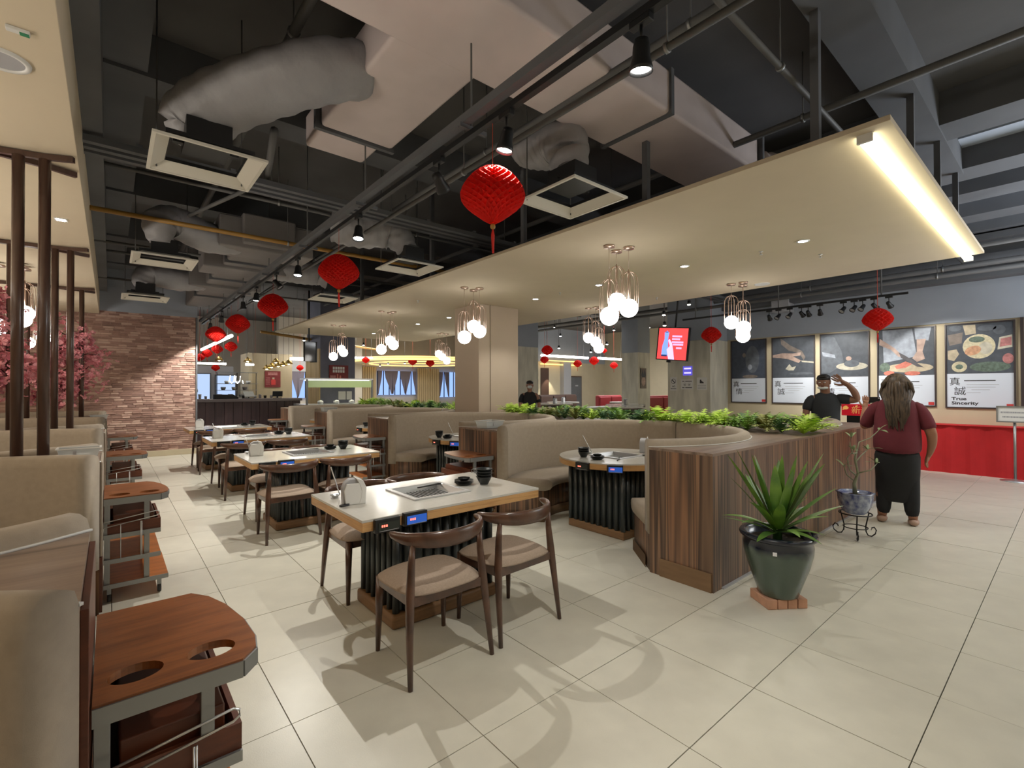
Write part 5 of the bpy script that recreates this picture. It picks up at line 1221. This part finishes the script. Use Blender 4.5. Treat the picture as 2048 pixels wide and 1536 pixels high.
flat(t, [(.07, .16), (.075, .23), (.1, .24), (.12, .2), (.165, .175), (.17, .15), (.08, .15)], M_INK, .005)
for v in (.1, .06, .03): flat(t, rc(.02, a-.02, v-.005, v+.005), C_GREY, .005, 'print_line')
t, a, b = notice(6.10, 5.86, 1.76, 1.98, 'small glowing blue notice above the others on the concrete column', M('notice_blue', rgb(74, 76, 150), .5, emit=rgb(90, 80, 200), es=.6))
for v in (.165, .06): flat(t, rc(.03, a-.03, v-.018, v+.018), est('blue_text', (170, 160, 240), 1.3), .005, 'print_line')

# second lighting track with its spotlights
t = thing('lighting_track', 'short black lighting track in front of the slate grey wall', 'track', (9.82, 3.5, 2.97))
MB().box(-.018, .018, -1.75, 2.2, 0, .035).build('rail', M_BLACK, t)
for y in (-1.4, .2, 1.9): MB().tube([(0, y, .035), (0, y, 1.33)], .01, 8).build('hanging_rod', M_PIPE, t)
ST = [(3.87, 1, 'first from the concrete column'), (3.70, 0, 'unlit, beside the first'), (3.50, 0, 'unlit, third in the row'), (3.30, 1, 'fourth, lit'), (3.19, 1, 'fifth, lit'), (3.0, 1, 'sixth, brightest'), (2.64, 0, 'seventh, facing the room'), (2.48, 0, 'eighth, turned down'), (2.36, 0, 'ninth, turned sideways'), (2.20, 1, 'tenth, above the lantern'), (2.0, 1, 'last at the near end')]
for y, lit, nm in ST: track_spot((9.82, y, 2.97), (.75, random.uniform(-.5, .3), -.65) if lit else (-.6, .3, -.7), 'black spotlight on the short track by the slate wall, '+nm, 34 if lit else 0, 70, 'spotlights on the short track', bool(lit))
t = thing('access_box', 'pale box fixed high on the slate wall', 'box', (11.02, 4.2, 3.1)); MB().box(0, .3, -.25, .1, 0, .25).build('body', M_GREYP, t, bev=.005)
for k, (z, x0) in enumerate(((3.28, 11.05), (3.55, 10.95), (3.85, 10.8))): struct(MB().box(x0, 11.33, -4.1, 6.4, z, z+.1).build('trim_ledge', M_BEAM))
# ------------------------------------------------------------------ bar counter and its clutter
M_BARP = wood('dark_bar_panel', [(.3, rgb(44, 30, 36)), (.7, rgb(72, 52, 54))], (9, 9, .5), .4, .03)
M_BAND = M('grey_stone_band', rgb(128, 118, 122), .5)
t = thing('bar_counter', 'dark wood fronted bar counter with grey stone top beyond the brick wall', 'counter', (0, 15.5, 0))
MB().box(1.55, 4.5, .03, .7, 0, 1.10).build('counter_body', M_BARP, t); MB().box(1.5, 4.56, 0, .74, 1.10, 1.18).build('counter_top', M_BAND, t, bev=.004)
for q in range(13): MB().box(1.56+q*.227, 1.56+q*.227+.215, .0, .03, .02, 1.09).build('panel', M_BARP, t)
def pos(x, y, rz, lab):
    t = thing('cash_terminal', lab, 'terminal', (x, y, 1.18), rz, 'terminals on the bar'); MB().box(-.12, .12, -.06, .06, 0, .02).build('foot', M_BLACK, t)
    MB().box(-.14, .14, -.012, .012, -.1, .1, T(0, .02, .13) @ RX(-.7)).build('monitor', M_WHITEP if 'white' in lab else M_BLACK, t, bev=.004); MB().tube([(0, .03, .01), (0, .02, .12)], .015, 8).build('neck', M_BLACK, t)
pos(3.15, 15.8, .2, 'white cash terminal tilted on the bar counter'); pos(3.95, 15.9, -.3, 'black cash terminal at the far end of the bar counter')
t = thing('glass_display', 'low black curved display case on the bar counter', 'display', (2.55, 15.8, 1.18)); MB().prism([(-.3, 0), (.3, 0), (.3, .04), (.18, .12), (-.3, .13)], -.12, .12, RX(pi/2)).build('case_body', M_BLACK, t, bev=.006)
t = thing('desk_fan', 'small grey desk fan at the brick wall end of the bar', 'fan', (1.75, 15.9, 1.18)); MB().tube([(0, 0, 0), (0, 0, .15)], .015, 8).build('post', M_GREYP, t); MB().lathe([(0, 0), (.08, 0), (.08, .012), (0, .015)], 20).build('base', M_GREYP, t)
MB().tube([(.13*cos(i*pi/12), -.0, .24+.13*sin(i*pi/12)) for i in range(24)], .008, 6, closed=True).build('guard_ring', M_STEELD, t)
for q in range(4): MB().ball((.05*cos(q*pi/2), 0, .24+.05*sin(q*pi/2)), (.045, .008, .03), 10, 6).build('blade', M_GREYP, t)
rr = random.Random(12); M_CUPS = [M_WHITEP, M_STEEL, M_GREYP, M_BLACK]
for k in range(14):
    x = 1.95+k*.155+rr.uniform(-.02, .02)
    if 2.2 < x < 2.9: continue
    h = rr.uniform(.08, .17); r = rr.uniform(.03, .045)
    t = MB().lathe([(0, 0), (r*.8, 0), (r, h*.9), (r, h), (r*.85, h), (r*.75, .01), (0, .01)], 14).build('cup', M_CUPS[k % 4], bev=0); t.location = (x, 16.05, 1.18)
    tag(t, ['white', 'steel', 'grey', 'black'][k % 4]+' drinking cup on the bar counter, '+O1[k+1]+' from the brick wall', 'cup', ['white', 'steel', 'grey', 'black'][k % 4]+' cups on the bar')
# glass fronted kitchen store behind the bar
M_BLUE = emis('blue_daylight_panel', rgb(168, 190, 226), .8); M_GLASS = M('clear_pane', rgb(200, 214, 220), .08, alpha=.22)
struct(MB().box(1.3, 3.5, 20.2, 20.4, 0, 2.3).build('wall_kitchen', M_GREYP))
t = thing('kitchen_window', 'blue lit kitchen window behind the bar counter', 'window', (1.75, 20.15, .9)); MB().box(0, 1.0, 0, .03, 0, 1.1).build('pane', M_BLUE, t); MB().plate([rc(-.04, 1.04, -.04, 1.14), rc(0, 1, 0, 1.1)[::-1]], -.05, .02, MY).build('frame', M_BEAM, t); MB().box(.3, .62, -.04, 0, .45, 1.1).build('cabinet_silhouette', M_GREYP, t)
t = thing('kitchen_window', 'second blue lit kitchen window, right of the first behind the bar', 'window', (2.95, 20.15, 1.2)); MB().box(0, .6, 0, .03, 0, .75).build('pane', M_BLUE, t); MB().plate([rc(-.04, .64, -.04, .79), rc(0, .6, 0, .75)[::-1]], -.05, .02, MY).build('frame', M_BEAM, t)
t = thing('wire_shelf', 'steel wire shelf stacked with white crockery behind the bar', 'shelf', (2.55, 17.3, 0))
for x in (0, .55, 1.1): MB().tube([(x, 0, 0), (x, 0, 2.0)], .012, 6).build('upright', M_BLACK, t)
for z in (1.2, 1.42, 1.62, 1.98): MB().box(-.02, 1.12, -.15, .15, z, z+.015).build('shelf', M_STEELD, t)
for k in range(10):
    z = (1.215, 1.435, 1.635)[k % 3]; t = MB().lathe([(0, 0), (.05, 0), (.07, .05), (.07, .09), (.06, .09), (.05, .01), (0, .01)], 14).build('crockery', (M_WHITEP, M_GREYP)[k % 2]); t.location = (2.62+.1*k, 17.3, z)
    tag(t, ('white' if k % 2 == 0 else 'grey')+' bowl on the wire shelf behind the bar, '+O1[k+1]+' from its left end', 'bowl', ('white' if k % 2 == 0 else 'grey')+' bowls on the wire shelf')
t = thing('neon_script', 'small white neon script sign above the bar shelf', 'sign', (2.9, 17.22, 1.635)); NE = emis('neon', (1, 1, .96, 1), 3)
MB().tube([(0, 0, .26), (-.02, 0, .1), (.04, 0, .0), (.1, 0, .08), (.12, 0, .26)], .012, 6).build('neon_tube', NE, t); MB().tube([(.16, 0, .24), (.14, 0, .06), (.2, 0, .0), (.27, 0, .1), (.28, 0, .24)], .012, 6).build('neon_tube', NE, t); MB().tube([(.34, 0, .1), (.36, 0, .0)], .012, 6).build('neon_tube', NE, t)

# light tubes
LT = [((2.5, 14.7, 2.9), (2.55, 20.6, 2.9), 'slanting away above the bar', .045), ((2.0, 17.0, 2.24), (2.75, 17.0, 2.24), 'low behind the bar lanterns', .03), ((3.28, 17.0, 2.24), (3.52, 17.0, 2.24), 'short, by the bar pillar', .03),
      ((12.4, 13, 2.70), (15.05, 13, 2.70), 'beyond the island, longer one', .045), ((15.7, 13, 2.72), (17.4, 13, 2.72), 'beyond the island, by the far concrete column', .045), ((4.75, 17.5, 2.5), (5.9, 17.5, 2.52), 'left of the blue grey pillar', .05), ((7.0, 17.5, 2.62), (7.8, 17.6, 2.66), 'right of the blue grey pillar', .04)]
for p0, p1, nm, r in LT:
    t = thing('light_tube', 'white glowing light tube '+nm, 'light tube', (0, 0, 0), 0, 'white light tubes'); MB().tube([p0, p1], r, 8).build('tube', M_LEDW, t); 
    for f in (.1, .9): q = Vector(p0)*(1-f)+Vector(p1)*f; MB().tube([tuple(q), (q.x, q.y, 4.28)], .006, 5).build('hanging_rod', M_PIPE, t)
# cone lamps
CN = ['leftmost over the bar', 'over the coffee corner', 'lowest of the cluster', 'second of the cluster', 'highest of the cluster', 'fourth of the cluster', 'fifth of the cluster', 'rightmost, largest']
M_SHADE = M('brass_shade', rgb(190, 160, 96), .35, .8); M_WARM = emis('warm_bulb', (1, .85, .5, 1), 9)
for k, (x, y, z) in enumerate([(2.8, 18.55, 2.47), (3.53, 17.94, 2.43), (3.99, 17.4, 2.17), (4.11, 17.3, 2.23), (4.22, 17.2, 2.39), (4.27, 17.1, 2.26), (4.4, 17.0, 2.29), (4.54, 16.9, 2.34)]):
    t = thing('cone_lamp', 'small brass cone lamp over the bar, '+CN[k], 'lamp', (x, y, z), 0, 'brass cone lamps over the bar')
    MB().lathe([(.015, .1), (.03, .09), (.14, -.05), (.135, -.05), (.02, .085)], 18).build('shade', M_SHADE, t); MB().ball((0, 0, -.02), .05, 12, 8).build('bulb', M_WARM, t); MB().tube([(0, 0, .1), (0, 0, 4.28-z)], .005, 5).build('cord', M_BLACK, t)
# pillars
M_BPIL = M('beige_stone', rgb(176, 162, 134), .8, var=.1, scale=(3, 3, 1), bump=.1, bscale=20); M_BGREY = M('blue_grey_plaster', rgb(112, 114, 130), .85, var=.14, scale=(2, 2, 2))
M_LWOOD = wood('light_oak_panel', [(.3, rgb(164, 140, 100)), (.7, rgb(196, 172, 130))], (6, 6, .8), .5, .03)
struct(MB().box(3.66, 4.95, 18, 19.2, 0, 2.68).build('column_bar', M_BPIL)); struct(MB().box(3.55, 3.66, 17.9, 19.2, 0, 2.68).build('column_bar_edge', M_CREAMW))
struct(MB().box(4.94, 6.03, 15, 16.3, 0, 4.3).build('column_blue_grey', M_BGREY)); struct(MB().box(4.90, 4.94, 15, 16.3, 0, 2.7).build('trim_oak_panel', M_LWOOD))
M_MENU = cm('menu_red', 120, 42, 44, var=.15)
def menu(x, y, z, w_, h, lab, lines=None):
    t = thing('menu_poster', lab, 'poster', (x, y, z), 0, 'red menu posters'); MB().box(0, w_, -.02, 0, 0, h).build('board', M_MENU, t); return t
t = menu(4.06, 17.99, 1.52, .50, .56, 'red drinks menu poster on the beige bar pillar')
flat(t, rc(.1, .4, .42, .46), C_MEAT, .022, 'print', MY); flat(t, rc(.1, .4, .47, .51), C_MEAT, .022, 'print', MY); flat(t, [(.2, .08), (.34, .08), (.34, .24), (.30, .28), (.24, .28), (.2, .24)], M_LOGO, .022, 'print', MY); flat(t, rc(.235, .305, .28, .34), C_BOARD, .022, 'print', MY)
for q in range(4): flat(t, rc(.03, .16, .1+q*.07, .12+q*.07), C_MEAT, .022, 'print_line', MY)
t = menu(5.2, 14.99, 1.76, .60, .44, 'dark red promotional poster on the blue grey pillar')
for q in range(5):
    flat(t, rc(.11+q*.077, .17+q*.077, .31, .39), M_WHITEP, .022, 'print', MY); flat(t, rc(.11+q*.077, .17+q*.077, .21, .29), M_WHITEP, .022, 'print', MY)
flat(t, rc(.24, .28, .0, .16), C_RED, .022, 'print', MY); flat(t, rc(.32, .37, .0, .12), C_RED, .022, 'print', MY); flat(t, rc(.03, .2, .04, .12), C_MEAT, .022, 'print', MY)
for k, (x, w_) in enumerate(((5.49, .23), (5.75, .17))):
    t = tag(MB().box(x, x+w_, 14.98, 15, 1.12, 1.38).build('paper_notice', M_WHITEP), 'pale paper notice low on the blue grey pillar, '+['wider one', 'narrower one'][k], 'paper', 'paper notices on the blue grey pillar')
t = thing('television', 'black television with a reflection hanging left of the blue grey pillar', 'television', (4.0, 12.55, 2.15), .5)
MB().box(-.36, 0, -.03, .03, 0, .5).build('screen_body', M('tv_glass', rgb(60, 62, 66), .08), t, bev=.004); MB().box(0, .03, -.04, .16, -.01, .51).build('side_housing', M_BLACK, t); MB().tube([(-.15, .05, .5), (-.15, .05, 2.1)], .02, 8).build('ceiling_pole', M_BLACK, t)

# salad bar with tinted glass
M_GGL = M('green_tinted_glass', rgb(186, 206, 150), .15, emit=rgb(190, 210, 150), es=.12, alpha=.9)
t = thing('salad_bar', 'steel salad bar with green tinted glass guard beyond the last booth', 'counter', (4.1, 13.6, 0))
MB().box(0, 1.9, .1, .9, 0, .98).build('cabinet', M_STEELD, t); MB().box(-.05, 1.95, 0, 1.0, .98, 1.03).build('worktop', M_STEEL, t, bev=.004); MB().box(.02, 1.88, -.01, .0, 1.50, 1.70).build('glass_guard', M_GGL, t)
MB().box(-.02, 1.92, -.04, .5, 1.72, 1.76).build('canopy', M_STEEL, t); MB().box(.05, 1.85, .1, .3, 1.69, 1.715).build('lamp_strip', emis('warm_strip', (1, .95, .7, 1), 3), t)
for x in (0, 1.86): MB().box(x, x+.05, -.02, .03, 1.03, 1.72).build('post', M_STEELD, t)
for k in range(3):
    o = tag(MB().lathe([(0, 0), (.06, 0), (.09, .04), (.07, .09), (.0, .12)], 16).build('food_cover', M_STEEL), ['left', 'middle', 'right'][k]+' one of three steel domed dishes on the salad bar', 'dish', 'domed dishes on the salad bar'); o.location = (4.6+k*.45, 13.95, 1.03)

# far windows, curtains and slatted panels
M_SLAT = M('pale_slat_wood', rgb(190, 172, 138), .6, var=.1, scale=(3, 3, 1)); M_WINL = emis('window_daylight', rgb(140, 172, 236), .9); M_CURT = M('grey_sheer', rgb(116, 110, 124), .8, alpha=.92)
def slats(x0, x1, z0, z1, y, lab):
    t = thing('slatted_panel', lab, 'wall panel', (x0, y, z0), 0, 'slatted wood panels at the far windows'); n = int((x1-x0)/.11); pr = None
    MB().box(0, x1-x0, .04, .08, 0, z1-z0).build('backing', M_SLAT, t)
    for q in range(n):
        o = MB().box(0, .075, 0, .04, 0, z1-z0).build('slat', M_SLAT, t) if pr is None else pr.copy()
        if pr is not None: COL.objects.link(o)
        pr = o; o.location = (q*.11+.01, 0, 0)
slats(8.55, 9.8, 0, 2.5, 21.7, 'pale wood slatted panel left of the blue window'); slats(12.0, 13.3, 0, 2.5, 21.7, 'pale wood slatted panel right of the blue window')
def window(n, x0, x1, y, z0, z1, peaks):
    w_ = struct(MB().box(x0, x1, y, y+.03, z0, z1).build('window_%d' % n, M_WINL)); f = MB()
    for q in range(int((x1-x0)/.3)+1): f.box(x0+q*.3-.02, x0+q*.3+.02, y-.03, y, z0, z1)
    f.build('bars', M_BLACK, w_)
    for k, (a, b, c) in enumerate(peaks):    # drawn curtains: full at the top, gathered low
        H_ = z1-z0
        for s, e_ in ((a, b), (c, b)):
            P_ = [(s, z1), ((s+e_)/2+(e_-s)*.35, z1), (s+(e_-s)*.72, z1-H_*.3), (s+(e_-s)*.3, z1-H_*.72), (s+(e_-s)*.12, z0+.05), (s-(e_-s)*.06, z0+.05), (s-(e_-s)*.02, z1-H_*.5)]
            t = thing('curtain', 'dark sheer curtain gathered low, '+O1[2*k+1+(e_ < s)]+' panel of the window '+['between the slatted panels', 'beside the bar pillar', 'beyond the cream column'][n-1], 'curtain', (0, 0, 0), 0, 'dark sheer curtains')
            MB().prism(P_ if e_ > s else P_[::-1], -.0, .02, T(0, y-.06, 0) @ RX(pi/2)).build('drape', M_CURT, t)
window(1, 9.9, 11.95, 21.85, 1.15, 2.33, [(9.9, 10.15, 10.65), (10.65, 11.0, 11.35), (11.35, 11.7, 11.95)]); window(2, 5.1, 6.3, 20.0, 1.1, 2.15, [(5.1, 5.4, 5.7), (5.7, 6.0, 6.3)]); window(3, 13.35, 14.4, 21.85, 1.0, 2.33, [(13.35, 13.6, 13.9)])
struct(MB().box(5.0, 8.4, 20.1, 20.3, 0, 4.3).build('wall_back_step', M_BACKW)); struct(MB().box(5.0, 6.4, 19.9, 20.08, 2.15, 2.6).build('trim_blind_box', M_GREYP))
# gold lit ring cove over the far round area
M_GOLDL = emis('warm_cove_light', rgb(255, 206, 120), 1.4)
t = thing('ring_cove', 'large round ceiling cove with warm gold light at the far windows', 'ceiling feature', (10.3, 18.6, 2.55))
MB().plate([circ(2.75, 56), circ(2.05, 56)[::-1]], .0, .1).build('ring', M_CREAMW, t); MB().lathe([(2.72, .1), (2.76, .1), (2.76, .16), (2.72, .16)], 56, ring=True).build('outer_glow', M_GOLDL, t); MB().lathe([(2.03, -.04), (2.06, -.04), (2.06, .0), (2.03, .0)], 56, ring=True).build('inner_glow', M_GOLDL, t)
MB().lathe([(2.76, .0), (2.8, .0), (2.8, .08), (2.76, .08)], 56, ring=True).build('gold_edge', M_GOLDL, t)
t = thing('cove_light', 'double warm gold cove strip above the far cream wall', 'cove light', (0, 15.8, 0)); MB().box(15.1, 17.8, 0, .1, 2.55, 2.60).build('strip', M_GOLDL, t); MB().box(15.1, 17.6, -.1, 0, 2.72, 2.76).build('strip', M_GOLDL, t)
SPN = ['left one at the gold ring', 'middle one at the gold ring', 'right one at the gold ring', 'low beside the cream column', 'high beside the cream column', 'left of the far pendants', 'above the far pendants, left', 'right of the far pendants', 'highest right of the pendants', 'just under the far pendants', 'highest beside the cream column', 'closest to the cream column', 'left of the big concrete column', 'between the red lanterns', 'on the blue grey pillar', 'right edge of the blue grey pillar', 'below the red screen', 'over the red screen', 'beside the red screen']
M_DL2 = emis('far_downlight', (1, .97, .9, 1), 12)
for k, (x, y, z) in enumerate([(8.9, 18.6, 2.5), (9.3, 17.9, 2.5), (9.0, 19.6, 2.45), (10.79, 10.51, 2.72), (10.83, 10.48, 3.1), (12.11, 9.39, 3.28), (12.35, 9.19, 3.0), (12.88, 8.75, 2.97), (12.95, 8.68, 3.36), (11.95, 9.54, 2.84), (10.69, 10.59, 3.37), (10.26, 10.95, 3.0), (13.19, 7.9, 2.42), (11.6, 9.9, 2.6), (4.4, 14.8, 2.9), (6.4, 15.2, 2.9), (9.4, 5.9, 2.85), (9.2, 5.2, 3.2), (8.9, 5.6, 3.0)]):
    t = thing('small_spotlight', 'small lit spotlight under the dark hall ceiling, '+SPN[k], 'spotlight', (x, y, z), 0, 'small spotlights at the gold ring' if k < 3 else 'small spotlights beyond the panel')
    MB().lathe([(0, .09), (.03, .08), (.04, 0), (.036, 0)], 12).build('lamp_head', M_BLACK, t); MB().ball((0, 0, -.005), (.034, .034, .014), 10, 5).build('lens', M_DL2, t); MB().tube([(0, 0, .08), (0, 0, 4.28-z)], .006, 5).build('hanging_rod', M_PIPE, t)

# far hall: raised floor, columns, seats, tables
struct(MB().box(9.6, 18.9, 6.6, 15.9, .001, .25).build('floor_platform', M_TILE))
struct(MB().box(8.56, 9.32, 9.9, 10.6, .001, 2.62).build('column_far', M_CONC)); struct(MB().box(8.56, 9.32, 9.9, 10.6, 2.62, 4.3).build('column_far_upper', M_GREYW))
c2 = struct(MB().box(12.27, 12.9, 8.62, 9.22, .25, 2.55).build('column_far', M_CONC)); struct(MB().box(12.27, 12.9, 8.62, 9.22, 2.55, 4.3).build('column_far_upper', M_GREYW))
t = thing('mural_print', 'tall mural print of a smiling face on the far concrete column', 'poster', (12.38, 8.61, 1.45)); MB().box(0, .3, -.01, 0, 0, .62).build('sheet', C_SKD, t); flat(t, ell(.15, .22, .1, .14), C_SKIN, .012, 'print', MY); flat(t, [(.03, .4), (.12, .6), (.15, .42), (.2, .6), (.27, .4), (.22, .34), (.08, .34)], C_DK, .013, 'print', MY)
M_REDS = M('red_leather', rgb(132, 30, 36), .5); M_BRNS = M('brown_leather', rgb(70, 50, 42), .5)
def bench(x0, x1, y, z, mat, lab):
    t = thing('bench_seat', lab, 'sofa', (x0, y, z)); w_ = x1-x0
    MB().box(0, w_, 0, .18, 0, .95).build('backrest', mat, t, bev=.04); MB().box(0, w_, -.5, 0, 0, .45).build('seat', mat, t, bev=.04)
    n = max(2, int(w_/.6))
    for q in range(n): MB().box(w_*q/n+.02, w_*(q+1)/n-.02, -.05, .0, .45, .9).build('back_cushion', mat, t, bev=.03)
bench(13.2, 14.5, 10.9, .25, M_REDS, 'red leather bench seat left of the far concrete column'); bench(13.5, 15.2, 9.1, .25, M_REDS, 'red leather bench seat right of the far concrete column'); bench(12.9, 15.0, 13.6, .25, M_BRNS, 'brown bench seat before the far cream wall')
TF = [(10.6, 10.5, 'behind the masked person'), (11.9, 11.4, 'in front of the brown bench'), (11.2, 8.3, 'left of the mural column'), (13.4, 9.9, 'by the red bench left of the mural column'), (13.5, 7.6, 'closest to the big concrete column'), (10.1, 7.6, 'nearest on the raised floor')]
for k, (x, y, nm) in enumerate(TF):
    t = thing('round_table', 'far round table on the raised floor, '+nm, 'table', (x, y, .25), 0, 'far round dining tables')
    MB().prism(circ(.55, 32), .71, .75).build('tabletop', M_TOP, t); MB().prism(circ(.552, 32), .68, .71).build('edge', M_DARKW, t); MB().box(-.25, .25, -.25, .25, 0, .68).build('base_box', M_FLUTE, t)
    if k < 5: dispenser(x-.1, y-.1, 1.0, .3, 'white dispenser on the far round table '+nm)
t = thing('hall_door', 'dark door in the far cream wall', 'door', (17.2, 15.98, .25)); MB().box(0, .75, -.04, 0, 0, 1.75).build('leaf_panel', M_BEAM, t); MB().box(-.05, .8, -.02, 0, 0, 1.8).build('door_frame', M_DARKW, t); MB().box(.3, .5, -.05, -.04, 1.3, 1.36).build('name_plate', M_GREYP, t)
struct(MB().box(16.5, 17.0, 15.75, 16, .25, 2.7).build('trim_pilaster', M_GREYP))
spot(None, (15.6, 15.6, 2.3), (15.6, 15.75, .9), 60, 70, .4, (1, .9, .7)); spot(None, (14.3, 11.3, 2.4), (14.6, 11.6, 1.0), 40, 80, .5, (1, .92, .75))
t = thing('wall_art', 'tall brown panel on the far cream wall', 'panel', (15.2, 15.98, 1.1)); MB().box(0, .5, -.03, 0, 0, 1.3).build('panel_board', M_BRNS, t, bev=.004)
o = tag(MB().box(0, 1.1, 0, .4, 0, .015).build('tray_stack', M_WHITEP), 'white tray ledge seen beyond the planter ferns', 'tray'); o.location = (8.2, 7.3, 1.0)
t = thing('sideboard', 'low grey sideboard beyond the planter ferns', 'cabinet', (8.2, 7.3, 0)); MB().box(0, 1.1, 0, .4, 0, 1.0).build('cabinet_body', M_GREYP, t, bev=.004)
# ------------------------------------------------------------------ lettering: font curves turned into meshes in one pass
tmp = []
for s, size, mat, parent, m, name, align, bold, sx in TEXTS:
    c = bpy.data.curves.new('lettering', 'FONT'); c.body = s; c.size = size; c.align_x = align; c.extrude = .0004; c.offset = bold; c.resolution_u = 3
    o = bpy.data.objects.new('lettering_source', c); COL.objects.link(o); tmp.append((o, mat, parent, m, name, sx))
dg = bpy.context.evaluated_depsgraph_get()
for o, mat, parent, m, name, sx in tmp:
    me = bpy.data.meshes.new_from_object(o.evaluated_get(dg)); me.materials.clear(); me.materials.append(mat)
    me.transform(m @ Matrix.Diagonal((sx, 1, 1, 1))); q = bpy.data.objects.new(name, me); COL.objects.link(q); q.parent = parent
for o, *_ in tmp:
    c = o.data; bpy.data.objects.remove(o); bpy.data.curves.remove(c)
